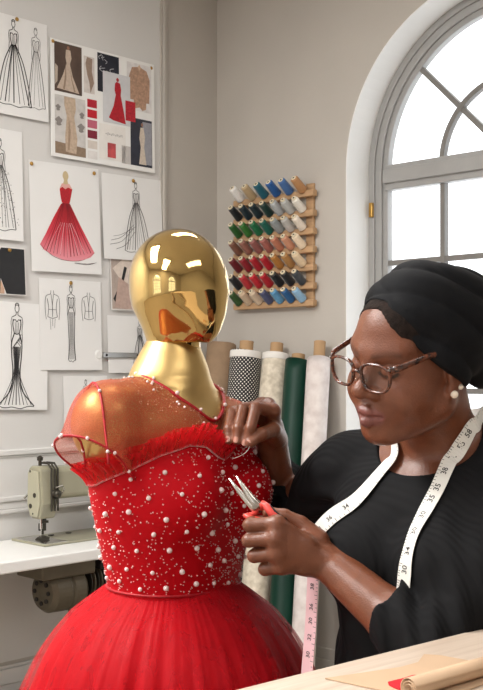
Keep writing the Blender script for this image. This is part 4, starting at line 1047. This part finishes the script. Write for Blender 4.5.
# neck and head
bd.add(cone(NB, NT, .056, .054), .03)
bd.add(H.ell((0, -.018, .048), (.072, .093, .088)), .02)
bd.add(H.ell((0, .026, -.016), (.064, .066, .082)), .03)
for s in (1, -1):
    bd.add(H.cone((s*.050, .004, -.045), (s*.016, .066, -.076), .023, .020), .022)
    bd.add(H.ell((s*.038, .058, -.022), (.029, .029, .032)), .022)
bd.add(H.ell((0, .076, -.079), (.019, .018, .017)), .018)
bd.add(H.ell((0, .074, -.046), (.032, .024, .026)), .016)
bd.add(H.ell((0, .047, .057), (.047, .040, .047)), .03)
for s in (1, -1):
    bd.add(H.cone((s*.012, .084, .038), (s*.042, .069, .042), .0075, .0075), .022)
    bd.cut(H.ell((s*.031, .103, .016), (.019, .018, .0125)), .012)
    bd.add(H.ell((s*.031, .0745, .015), (.0165, .0145, .0130)), .004)
bd.add(H.cone((0, .086, .026), (0, .106, -.009), .0080, .0105), .012)
bd.add(H.ell((0, .1075, -.0120), (.0135, .0120, .0112)), .008)
for s in (1, -1):
    bd.add(H.ell((s*.0155, .0960, -.0160), (.0100, .0115, .0092)), .006)
    bd.cut(H.ell((s*.0075, .1035, -.0245), (.0042, .0055, .0035)), .003)
# lips
for a_, b_, r0, r1 in (((-.021, .086, -.0475), (-.006, .0980, -.0435), .0045, .0072), ((.021, .086, -.0475), (.006, .0980, -.0435), .0045, .0072), ((-.006, .0980, -.0435), (.006, .0980, -.0435), .0072, .0072)):
    bd.add(H.cone(a_, b_, r0, r1), .005)
for a_, b_, r0, r1 in (((-.018, .086, -.0530), (0, .098, -.0575), .005, .0088), ((.018, .086, -.0530), (0, .098, -.0575), .005, .0088)):
    bd.add(H.cone(a_, b_, r0, r1), .005)
for s in (1, -1): bd.cut(H.cone((s*.024, .0905, -.0500), (0, .1075, -.0498), .0012, .0014), .004)
# ears
for s in (1, -1):
    bd.add(H.ell((s*.0755, -.006, .006), (.0075, .017, .030)), .008)
    bd.add(H.ell((s*.0745, .002, -.022), (.006, .009, .010)), .006)
    bd.cut(H.ell((s*.0835, -.002, .010), (.004, .009, .016)), .004)
hand(bd, WRL, LM, LFING, LTHUMB, None)
hand(bd, WRR, RM, RFING, RTHUMB, None)
bd.clip(lambda x, y, z: .92-z+0*x+0*y)
# ---- skin material with lip and brow colour carried by the body itself
M_skin = bpy.data.materials.new('brown_skin'); M_skin.use_nodes = True
nt = M_skin.node_tree; b = nt.nodes['Principled BSDF']; at = nt.nodes.new('ShaderNodeVertexColor'); at.layer_name = 'tint'
nz = nt.nodes.new('ShaderNodeTexNoise'); nz.inputs['Scale'].default_value = 60; nz.inputs['Detail'].default_value = 6; tcn = nt.nodes.new('ShaderNodeTexCoord'); nt.links.new(tcn.outputs['Object'], nz.inputs['Vector'])
mxn = nt.nodes.new('ShaderNodeMix'); mxn.data_type = 'RGBA'; mxn.blend_type = 'MULTIPLY'; mxn.inputs[0].default_value = .35
rpn = nt.nodes.new('ShaderNodeValToRGB'); rpn.color_ramp.elements[0].color = (.6, .55, .52, 1); rpn.color_ramp.elements[1].color = (1.15, 1.1, 1.08, 1); rpn.color_ramp.elements[0].position = .3; rpn.color_ramp.elements[1].position = .7
nt.links.new(nz.outputs['Fac'], rpn.inputs[0]); nt.links.new(at.outputs[0], mxn.inputs[6]); nt.links.new(rpn.outputs[0], mxn.inputs[7]); nt.links.new(mxn.outputs[2], b.inputs['Base Color'])
b.inputs['Roughness'].default_value = .37; b.inputs['Subsurface Weight'].default_value = .12; b.inputs['Subsurface Radius'].default_value = (.010, .004, .002); b.inputs['Subsurface Scale'].default_value = 1.0
n2 = nt.nodes.new('ShaderNodeTexNoise'); n2.inputs['Scale'].default_value = 420; n2.inputs['Detail'].default_value = 3; nt.links.new(tcn.outputs['Object'], n2.inputs['Vector'])
bp = nt.nodes.new('ShaderNodeBump'); bp.inputs['Strength'].default_value = .25; bp.inputs['Distance'].default_value = .003; nt.links.new(n2.outputs['Fac'], bp.inputs['Height']); nt.links.new(bp.outputs[0], b.inputs['Normal'])
PO = np.array([TC[0], TC[1], 0.0])
pe = empty('person', tuple(PO)); tag(pe, 'woman in a black ribbed top and black headwrap, glasses, sewing the gown', 'person')
V, Q = bd.mesh()
body = mesh_np('body', V, Q, M_skin, pe, off=PO)
skin = np.array(lin((117, 69, 47))[:3]); lips = np.array(lin((120, 70, 64))[:3]); brow = np.array(lin((44, 28, 22))[:3]); tipc = np.array(lin((160, 108, 88))[:3])
col = np.tile(skin, (len(V), 1)); hl = H.loc(V)
def seg_d(L_, a, b_):
    a = np.array(a); b_ = np.array(b_); t = np.clip(((L_-a)@(b_-a))/((b_-a)@(b_-a)), 0, 1); return np.linalg.norm(L_-a-t[:, None]*(b_-a), axis=1)
def blend(w, c):
    global col
    col = col*(1-w[:, None])+c*w[:, None]
dl = np.full(len(V), 9.0)
for a_, b_ in (((-.021, .089, -.0475), (0, .104, -.0435)), ((.021, .089, -.0475), (0, .104, -.0435)), ((-.018, .089, -.0540), (0, .103, -.0580)), ((.018, .089, -.0540), (0, .103, -.0580))): dl = np.minimum(dl, seg_d(hl, a_, b_))
blend(np.clip((.0100-dl)/.003, 0, 1), lips)
for s in (1, -1):
    d_ = np.minimum(seg_d(hl, (s*.016, .098, .037), (s*.036, .092, .043)), seg_d(hl, (s*.036, .092, .043), (s*.050, .080, .040)))
    blend(np.clip((.0070-d_)/.006, 0, 1)*.6, brow)
    LS = [(.017, .085, .013), (.024, .0885, .0095), (.033, .0895, .0085), (.041, .0855, .0105), (.046, .080, .014)]
    d_ = np.min([seg_d(hl, (s*LS[i][0],)+LS[i][1:], (s*LS[i+1][0],)+LS[i+1][1:]) for i in range(4)], axis=0); blend(np.clip((.0038-d_)/.002, 0, 1)*.95, brow*.5)
    d_ = seg_d(hl, (s*.019, .086, .025), (s*.044, .080, .026)); blend(np.clip((.004-d_)/.003, 0, 1)*.4, brow)
for ch in RFING+[RTHUMB]+LFING:
    d_ = np.linalg.norm(V-ch[-1], axis=1); blend(np.clip((.014-d_)/.010, 0, 1)*.55, tipc)
for ch in RFING+LFING:
    for q_ in (ch[0], ch[1]):
        d_ = np.linalg.norm(V-q_, axis=1); blend(np.clip((.014-d_)/.010, 0, 1)*.25, np.array(lin((92, 54, 38))[:3]))
ca = body.data.color_attributes.new('tint', 'FLOAT_COLOR', 'POINT'); ca.data.foreach_set('color', np.c_[col, np.ones(len(V))].astype(np.float32).ravel())
# fingernails
M_nail = mat('fingernail', (190, 138, 122), .25, coat=.4)
for ch, up in ((RFING[0], (-.2, -1, .1)), (RFING[1], (-.3, -1, .1)), (RFING[2], (-.4, -1, .1)), (RTHUMB, (-.3, -.9, .3))):
    d_ = Vector(ch[-1]-ch[-2]).normalized(); n_ = Vector(up); n_ = (n_-d_*n_.dot(d_)).normalized(); s_ = d_.cross(n_); c = Vector(ch[-1])+d_*.001+n_*.0058; v = []; f = []
    for i in range(7):
        for j in range(5):
            a = -.005+.010*i/6; w = (-1+j/2)*math.sqrt(max(0, 1-(a/.0058)**4)); v.append(tuple(c+d_*a+s_*(.0040*w)+n_*(.0024*(1-w*w*.75)-.0001)-Vector(PO)))
    for i in range(6):
        for j in range(4): f.append((i*5+j, i*5+j+1, i*5+j+6, i*5+j+5))
    mesh_obj('fingernail', v, f, M_nail, pe, smooth=True)
# ---- black ribbed top
M_knit = bpy.data.materials.new('black_rib_knit'); M_knit.use_nodes = True
nt = M_knit.node_tree; b = nt.nodes['Principled BSDF']; b.inputs['Base Color'].default_value = lin((13, 13, 15)); b.inputs['Roughness'].default_value = .8; b.inputs['Specular IOR Level'].default_value = .18
tcn = nt.nodes.new('ShaderNodeTexCoord'); mp = nt.nodes.new('ShaderNodeMapping'); mp.inputs['Rotation'].default_value = (0, 0, -TB); nt.links.new(tcn.outputs['Object'], mp.inputs[0])
wv = nt.nodes.new('ShaderNodeTexWave'); wv.inputs['Scale'].default_value = 42; wv.inputs['Distortion'].default_value = .4; wv.bands_direction = 'X'; nt.links.new(mp.outputs[0], wv.inputs[0])
bp = nt.nodes.new('ShaderNodeBump'); bp.inputs['Strength'].default_value = .3; bp.inputs['Distance'].default_value = .002; nt.links.new(wv.outputs['Fac'], bp.inputs['Height']); nt.links.new(bp.outputs[0], b.inputs['Normal'])
sf = Field((-.06, 1.30, .86), (.58, 2.12, 1.40), .003)
for p_, k in torso_w(): sf.add(p_, k, grow=.006)
sv = Field((-.06, 1.30, .86), (.58, 2.12, 1.40), .003)
for p_, k in arms_w(True): sv.add(p_, k, grow=.009)
def folds(x, y, z):
    g = 0*x+0*y+0*z
    for E_, W_, S_ in ((ELR, WRR, SHR), (ELL, WRL, SHL)):
        ax = (W_-S_); ax = ax/np.linalg.norm(ax); d2 = (x-E_[0])**2+(y-E_[1])**2+(z-E_[2])**2
        t = (x-E_[0])*ax[0]+(y-E_[1])*ax[1]+(z-E_[2])*ax[2]
        g = g+.0042*np.sin(t*170+30*(z-E_[2]))*np.exp(-d2/(2*.085**2))
    # pull lines from the armpit across the chest
    for S_ in (SHR, SHL):
        d2 = (x-S_[0])**2+(y-S_[1])**2+(z-S_[2]+.05)**2; g = g+.003*np.sin(((x-S_[0])*.6-(z-S_[2])*.9+(y-S_[1])*.3)*150)*np.exp(-d2/(2*.06**2))
    g = g+.0022*np.sin(z*60+x*38+6*np.sin(y*9))*np.exp(-((z-1.04)/.09)**2)
    return g
# cuffs
for E_, W_, tc_ in ((ELR, WRR, .64), (ELL, WRL, .40)):
    c = E_+(W_-E_)*tc_; ax = (W_-E_)/np.linalg.norm(W_-E_)
    def cf(x, y, z, c=c, ax=ax):
        t = (x-c[0])*ax[0]+(y-c[1])*ax[1]+(z-c[2])*ax[2]; d2 = (x-c[0])**2+(y-c[1])**2+(z-c[2])**2
        return np.where(d2 < .075**2, t, -1.0)
    sv.clip(cf)
hh = np.clip(.5+.5*(sv.f-sf.f)/.02, 0, 1); sf.f = sv.f*(1-hh)+sf.f*hh-.02*hh*(1-hh)
sf.warp(folds)
# neck opening, lower at the front
NA = T.w((0, .016, 1.345)); sf.cut(ell(NA, (.088, .088, .062), T.A), .003)
sf.clip(lambda x, y, z: .93-z+0*x+0*y)
sV, sQ = sf.mesh(); mesh_np('ribbed_top', sV, sQ, M_knit, pe, off=PO); 
# ---- trousers and shoes
tr_ = Field((TC[0]-.32, TC[1]-.32, 0), (TC[0]+.32, TC[1]+.32, 1.0), .007)
tr_.add(loft(TC, tl, tf, [(.78, -.01, .17, .12), (.88, -.01, .185, .135), (.97, -.006, .165, .122)], 2.4), .02)
sh_ = Field((TC[0]-.32, TC[1]-.32, -.01), (TC[0]+.32, TC[1]+.32, .14), .005)
for s in (1, -1):
    tr_.add(cone(T.w((s*.085, -.01, .82)), T.w((s*.095, .0, .46)), .088, .062), .03); tr_.add(cone(T.w((s*.095, .0, .46)), T.w((s*.10, -.02, .07)), .062, .046), .02)
    sh_.add(cone(T.w((s*.10, -.05, .035)), T.w((s*.105, .11, .028)), .034, .027), .01)
tr_.clip(lambda x, y, z: np.maximum(.045-z, z-.965)+0*x+0*y); sh_.clip(lambda x, y, z: -z+0*x+0*y)
M_trs = mat('black_trousers', (24, 24, 27), .85, var=.1)
v_, q_ = tr_.mesh(); mesh_np('trousers', v_, q_, M_trs, pe, off=PO); v_, q_ = sh_.mesh(); mesh_np('shoes', v_, q_, mat('black_leather', (18, 17, 18), .4), pe, off=PO)
# ---- hair at the hairline, then the headwrap
def plane(p0, n):
    n = np.array(n, float); n /= np.linalg.norm(n); nw = n@H.A; pw = H.w(p0)
    return lambda x, y, z: (x-pw[0])*nw[0]+(y-pw[1])*nw[1]+(z-pw[2])*nw[2]
lo = H.o-.26; hi = H.o+.26
EDX = [-.10, -.06, -.03, 0, .01, .03, .06, .075, .10]
def hl_fn(ws):
    """keeps what lies above the tilted, peaked edge measured on the head"""
    def fn(x, y, z):
        q = [(x-H.o[0])*H.A[i][0]+(y-H.o[1])*H.A[i][1]+(z-H.o[2])*H.A[i][2] for i in range(3)]
        return (np.interp(q[0], EDX, ws)-(q[2]-.78*q[1]))/1.27
    return fn
hr = Field(lo, hi, .003); hr.add(H.ell((0, -.018, .048), (.0737, .0947, .0897)), .02); hr.add(H.ell((0, .047, .057), (.0485, .0415, .0485)), .03)
hr.clip(hl_fn([.0, .020, .038, .042, .041, .020, -.003, -.004, -.004]))
M_hair = mat('black_hair', (34, 25, 21), .8, var=.5, scale=90, bump=.5, bscale=300, spec=.15)
v_, q_ = hr.mesh(); mesh_np('hair', v_, q_, M_hair, pe, off=PO)
wf = Field(lo, hi, .003)
wf.add(H.ell((0, -.020, .054), (.084, .099, .097)), .01)
wf.add(H.ell((0, -.080, .052), (.084, .084, .078)), .03)
wf.add(H.ell((0, -.100, .01), (.070, .058, .068)), .03)
for s in (1, -1): wf.add(H.ell((s*.068, -.006, .020), (.022, .042, .045)), .02)
def pleat(x, y, z):
    q = [(x-H.o[0])*H.A[i][0]+(y-H.o[1])*H.A[i][1]+(z-H.o[2])*H.A[i][2] for i in range(3)]
    ph = (q[1]*.70-q[2]*.72)+.35*q[0]*np.sign(q[0])*0+.25*q[0]
    ph2 = (q[1]*.45-q[2]*.9)-.5*q[0]
    s1 = np.abs(np.sin(ph*62)); s2 = np.abs(np.sin(ph2*44+.6))
    return .0065*(s1**.6-.6)*-1+.004*(s2**.5-.6)*-1
wf.warp(pleat)
wf.clip(hl_fn([.035, .052, .062, .062, .060, .037, .006, -.003, -.003]))
M_wrap = mat('black_wrap_cloth', (9, 10, 14), .75, var=.12, scale=40, bump=.12, bscale=500, spec=.2)
v_, q_ = wf.mesh(); mesh_np('headwrap', v_, q_, M_wrap, pe, off=PO)
# ================================================================== GLASSES
gl = empty('eyeglasses', tuple(H.o)); tag(gl, 'tortoiseshell glasses worn by the woman', 'glasses')
M_tort = mat('tortoiseshell', (110, 58, 36), .22, rgb2=(34, 16, 14), scale=130, coat=.5, detail=1)
def gp(x, y, z): return tuple(H.w((x, y, z))-H.o)
rims = []
for s in (1, -1):
    pts = []
    for i in range(40):
        a = 2*math.pi*i/40; c_, s_ = math.cos(a), math.sin(a); n_ = 2.7
        x = .0248*np.sign(c_)*abs(c_)**(2/n_); z = .0195*np.sign(s_)*abs(s_)**(2/n_)
        x *= 1.0+.12*(z/.0195); xx = s*(.0330+x); pts.append(gp(xx, .112-.12*max(0, abs(xx)-.01), .0125+z))
    rims.append(pts); fwd = tuple(H.A[1])
    rim = MB().tube(pts, .0022, 8, closed=True, up=fwd, flat=1.4).build('rim', M_tort, gl, smooth=True)
    c = np.mean(np.array(pts), 0); v = [tuple(c)]+pts
    mesh_obj('lens', v, [(0, i+1, (i+1) % 40+1) for i in range(40)], glass('lens_glass', (250, 250, 250), .05), gl, smooth=True)
    hx = .0330+.0258
    MB().tube([gp(s*(hx+.000), .1060, .0275), gp(s*(hx+.008), .096, .031), gp(s*.0765, .05, .0395), gp(s*.076, .005, .036), gp(s*.075, -.012, .026)], [.003, .0032, .0028, .0026, .0022], 8, up=tuple(H.A[2]), flat=1.6).build('temple', M_tort, gl, smooth=True)
    MB().ball(gp(s*(hx+.000), .1085, .0285), .0016, 8, 6).build('rivet', M_steel, gl)
MB().tube([gp(-.0095, .1125, .016), gp(-.004, .1145, .0195), gp(.004, .1145, .0195), gp(.0095, .1125, .016)], .0024, 8).build('bridge', M_tort, gl, smooth=True)
for s in (1, -1): MB().ball(gp(s*.0115, .108, .006), .003, 8, 6).build('nose_pad', glass('pad_clear', (240, 235, 225), .1), gl, smooth=True)
# earrings
M_prl2 = mat('earring_pearl', (240, 226, 208), .15, coat=.5)
for (x_, y_, z_, r_, lb) in ((.0805, .004, -.0250, .0058, 'larger pearl stud at the bottom of the ear lobe'), (.0815, -.008, -.0165, .0042, 'smaller gold-set pearl stud higher on the ear lobe')):
    e_ = empty('earring', tuple(H.w((x_, y_, z_)))); tag(e_, lb, 'earring', 'studs in the left ear')
    MB().ball((0, 0, 0), r_, 14, 10).build('pearl', M_prl2, e_, smooth=True)
    d_ = H.A[0]; MB().cyl(tuple(-d_*.007), tuple(-d_*r_*.55), r_*.75, r_*.9, 10).build('gold_setting', M_brass, e_)
# ================================================================== TAPE MEASURE
def fval(fd, p_):
    g = np.clip((p_-fd.lo)/fd.vox, 0, fd.n-2); i = g.astype(int); t = g-i; v = np.zeros(len(p_))
    for a in (0, 1):
        for b_ in (0, 1):
            for c in (0, 1): v += fd.f[i[:, 0]+a, i[:, 1]+b_, i[:, 2]+c]*(t[:, 0] if a else 1-t[:, 0])*(t[:, 1] if b_ else 1-t[:, 1])*(t[:, 2] if c else 1-t[:, 2])
    return v
def skin_d(p_): return np.minimum(fval(sf, p_), fval(bd, p_))
def on_shirt(px, py, out=.003):
    d = P(px, py, 1.0)-np.array([0, 0, ZC]); d /= np.linalg.norm(d); p_ = np.array([0, 0, ZC])+d*1.33
    for _ in range(400):
        v = float(skin_d(p_[None])[0])
        if v < .0004: break
        p_ = p_+d*min(max(v*.6, .0006), .01)
    g_ = np.array([float((skin_d((p_+np.eye(3)[k_]*.004)[None])-skin_d((p_-np.eye(3)[k_]*.004)[None]))[0]) for k_ in range(3)]); g_ /= np.linalg.norm(g_)+1e-9
    return p_+g_*out, g_
M_tape = mat('tape_white', (232, 230, 224), .5, var=.02, scale=30); M_tapep = mat('tape_pink', (232, 190, 196), .5, var=.03, scale=30)
tm_ = empty('tape_measure', tuple(PO)); tag(tm_, 'white tailor tape measure hung round the neck of the woman', 'tape measure')
def tape_path(front):
    return front
# near strand: from the side of the neck down the chest to behind the forearm
near_px = [(470, 425), (463, 440), (452, 462), (440, 486), (428, 508), (417, 530), (410, 552), (406, 572)]
ns = [on_shirt(*q) for q in near_px]; npt = [(p_, n_) for p_, n_ in ns if p_ is not None]
for px, py in ((403, 592), (401, 612), (400, 632)): npt.append((P(px, py, npt[-1][0][1]+.006), npt[-1][1]))
far_px = [(399, 453), (383, 471)]
fs = [on_shirt(*q) for q in far_px]; fpt = [(p_, n_*.5+np.array([-.55, -.2, 0])) for p_, n_ in fs if p_ is not None]
nk_back = []
for a in np.linspace(105, 240, 6):      # round the back of the neck; 0 is the front
    w = math.radians(a); d_ = T.A[1]*math.cos(w)+T.A[0]*math.sin(w); ax_ = NB+(NT-NB)*(.36-.10*math.cos(w))
    nk_back.append((ax_+d_*.066+np.array([0, 0, .0]), d_))
hang = []
for px, py, D in ((347, 512, 1.64), (327, 536, 1.652), (316, 562, 1.662), (312.5, 590, 1.665), (311, 625, 1.665), (307, 672, 1.665), (306, 700, 1.665)):
    hang.append((P(px, py, D), np.array([-.72, -.68, .05])))
path = list(npt[::-1])+nk_back+list(fpt)+hang
PP = np.array([p_ for p_, _ in path]); NN = np.array([n_/np.linalg.norm(n_) for _, n_ in path])
Ps = np.array(spline(PP, 8)); Ns = np.array(spline(NN, 8)); Ns /= np.linalg.norm(Ns, axis=1)[:, None]
for _ in range(6): Ns[1:-1] = .25*Ns[:-2]+.5*Ns[1:-1]+.25*Ns[2:]; Ps[1:-1] = .25*Ps[:-2]+.5*Ps[1:-1]+.25*Ps[2:]
Ns /= np.linalg.norm(Ns, axis=1)[:, None]
for it in range(8):
    off = 0
    for sgn in (-1, 0, 1):
        Tq = np.gradient(Ps, axis=0); Sq = np.cross(Tq, Ns); Sq /= np.linalg.norm(Sq, axis=1)[:, None]
        q = Ps+Sq*.0105*sgn; d_ = skin_d(q); g_ = np.stack([skin_d(q+np.eye(3)[k_]*.003)-skin_d(q-np.eye(3)[k_]*.003) for k_ in range(3)], 1); g_ /= np.linalg.norm(g_, axis=1)[:, None]+1e-9
        free = (np.arange(len(Ps)) > 26)[:, None]
        Ps = Ps+free*g_*np.clip(.0035-d_, 0, .02)[:, None]*.5
    if it < 6: Ps[1:-1] = .25*Ps[:-2]+.5*Ps[1:-1]+.25*Ps[2:]
Tg = np.gradient(Ps, axis=0); Tg /= np.linalg.norm(Tg, axis=1)[:, None]; Sd = np.cross(Tg, Ns); Sd /= np.linalg.norm(Sd, axis=1)[:, None]; Ns = np.cross(Sd, Tg)
arc = np.r_[0, np.cumsum(np.linalg.norm(np.diff(Ps, axis=0), axis=1))]
TW = .0115
i_pink = int(np.argmin(np.abs(Ps[:, 2]-P(313, 560, 1.662)[2])+np.where(np.arange(len(Ps)) < len(Ps)*.6, 9, 0)))
def strip(name, i0, i1, m):
    v = []; f = []
    for i in range(i0, i1+1):
        for sg, dz in ((-1, 0), (1, 0), (1, .0007), (-1, .0007)): v.append(tuple(Ps[i]+Sd[i]*TW*sg+Ns[i]*dz-PO))
    for i in range(i1-i0):
        for j in range(4): f.append((i*4+j, i*4+4+j, i*4+4+(j+1) % 4, i*4+(j+1) % 4))
    return mesh_obj(name, v, f, m, tm_)
st_w = strip('tape', 0, i_pink, M_tape); st_p = strip('tape_end', i_pink, len(Ps)-1, M_tapep)
def frame_at(s):
    i = int(np.clip(np.searchsorted(arc, s), 1, len(arc)-1)); return Ps[i], Tg[i], Sd[i], Ns[i]
txt_cache = {}
def numeral(s, txt, m, parent, size=.0115, flip=1):
    p_, t_, s_, n_ = frame_at(s)
    if txt not in txt_cache:
        cu = bpy.data.curves.new('numeral', 'FONT'); cu.body = txt; cu.align_x = 'CENTER'; cu.align_y = 'CENTER'; cu.size = 1.0; cu.resolution_u = 2; cu.offset = .012
        ob = bpy.data.objects.new('numeral_curve', cu); COL.objects.link(ob); bpy.context.view_layer.update()
        me = bpy.data.meshes.new_from_object(ob.evaluated_get(bpy.context.evaluated_depsgraph_get())); bpy.data.objects.remove(ob); me.name = 'numeral'
        txt_cache[txt] = me
    me = txt_cache[txt].copy(); me.materials.clear(); me.materials.append(m)
    o = link(bpy.data.objects.new('numeral', me), parent)
    X_ = t_*flip; Y_ = np.cross(n_, X_)
    Mx = Matrix(((X_[0], Y_[0], n_[0], 0), (X_[1], Y_[1], n_[1], 0), (X_[2], Y_[2], n_[2], 0), (0, 0, 0, 1)))
    o.matrix_basis = Matrix.Translation(Vector(p_+n_*.0011-PO)) @ Mx @ Matrix.Diagonal((size, size, size, 1))
    return o
M_tink = mat('tape_ink', (40, 38, 40), .6)
s_end = arc[-1]
# numerals as they read from the cuff up to the neck, then along the far strand and the pink end
def arc_near(px, py, lo_=0, hi_=None):
    hi_ = hi_ or len(Ps); q = np.array([CX+Ps[:, 0]/Ps[:, 1]*F, HY-(Ps[:, 2]-ZC)/Ps[:, 1]*F]).T
    d_ = np.hypot(q[:, 0]-px, q[:, 1]-py); d_[:lo_] = 999; d_[hi_:] = 999; return arc[int(np.argmin(d_))]
n_near = len(npt)*8
for px, py, t_ in ((406, 588, '38'), (409, 569, '30'), (413, 551, '34'), (419, 533, '30'), (426, 517, '30'), (433, 501, '35'), (440, 487, '35'), (447, 473, '38'), (454, 459, '38'), (461, 446, '55'), (467, 434, '58')):
    numeral(arc_near(px, py, 0, n_near+8), t_, M_tink, st_w, .0125, 1)
for px, py, t_ in ((345, 508, '34'), (335, 523, '36'), (327, 535, '3')): numeral(arc_near(px, py, n_near+60), t_, M_tink, st_w, .0095, -1)
for px, py, t_ in ((313, 587, '38'), (312, 605, '36'), (311.5, 622, '30'), (310, 638, '32'), (308.5, 655, '30')): numeral(arc_near(px, py, n_near+60), t_, M_tink, st_p, .0105, -1)
# graduation ticks
def ticks(i0, i1, parent):
    mb = MB(); s0 = arc[i0]
    k = 0
    while s0 < arc[i1]-.003:
        p_, t_, s_, n_ = frame_at(s0); L_ = .006 if k % 5 == 0 else .0035; n0 = len(mb.v)
        for a, b_ in ((-1, 0), (1, 0), (1, 1), (-1, 1)): mb.v.append(tuple(p_+t_*.0004*a-s_*(TW-.0004-L_*b_)+n_*.0010-PO))
        mb.f.append((n0, n0+1, n0+2, n0+3)); s0 += .005; k += 1
    o = mb.build('graduations', M_tink, parent); tag(o, kind='stuff')
ticks(0, i_pink, st_w); ticks(i_pink, len(Ps)-1, st_p)
# ================================================================== PLIERS IN THE LEFT HAND
pv = P(254.5, 506, 1.642); pl_ = empty('pliers', tuple(pv)); tag(pl_, 'steel long-nose pliers with coral red handles in the hand at the bodice', 'pliers')
def pq(px, py, D): return tuple(P(px, py, D)-pv)
M_pst = mat('pliers_steel', (196, 190, 182), .25, 1.0); M_cor = mat('coral_grip', (222, 74, 66), .4, coat=.2); M_grip = mat('black_grip', (26, 24, 26), .5)
up_ = (0, -1, 0)
MB().tube([pq(229, 478.5, 1.652), pq(238, 490, 1.650), pq(247, 500, 1.646), pq(254, 507, 1.642), pq(259, 513, 1.642)], [.0012, .0036, .0058, .0075, .0055], 10, up=up_, flat=.55).build('jaw', M_pst, pl_, smooth=True)
MB().tube([pq(236, 476, 1.650), pq(243, 486, 1.647), pq(251, 498, 1.643), pq(257, 505, 1.640), pq(263, 510, 1.640)], [.0012, .0036, .0058, .0075, .0055], 10, up=up_, flat=.55).build('jaw', M_pst, pl_, smooth=True)
MB().cyl(pq(255, 506, 1.634), pq(255, 506, 1.648), .0042, seg=14).build('pivot', M_pst, pl_)
MB().tube([pq(258, 511, 1.642), pq(252, 515, 1.640), pq(246, 515.5, 1.636), pq(252, 519, 1.634), pq(262, 521, 1.632), pq(276, 528, 1.634), pq(294, 546, 1.642)], [.004, .0046, .005, .0052, .0055, .006, .005], 10).build('handle', M_cor, pl_, smooth=True)
MB().tube([pq(262, 509, 1.640), pq(263.5, 503, 1.634), pq(266, 506, 1.628), pq(272, 514, 1.624), pq(283, 522, 1.622), pq(300, 536, 1.626)], [.004, .0044, .0056, .006, .006, .005], 10).build('handle', M_cor, pl_, smooth=True)
MB().tube([pq(266.5, 503.5, 1.632), pq(270, 508, 1.628), pq(276, 515, 1.624), pq(286, 521, 1.622)], [.002, .0042, .0048, .004], 8).build('grip_inlay', M_grip, pl_, smooth=True)
# thread and needle at the pinch
nd = empty('sewing_needle', tuple(P(250, 446, 1.748))); tag(nd, 'fine needle with white thread pinched at the edge of the bodice', 'needle')
o0 = P(250, 446, 1.748)
MB().tube([tuple(P(252, 438, 1.750)-o0), tuple(P(241, 454, 1.744)-o0)], [.0005, .0002], 6).build('shaft', M_mdark, nd)
MB().tube(spline([P(252, 438, 1.750)-o0, P(248, 450, 1.745)-o0, P(240, 456, 1.742)-o0, P(232, 459, 1.742)-o0], 6), .0003, 5).build('thread', M_tape, nd)
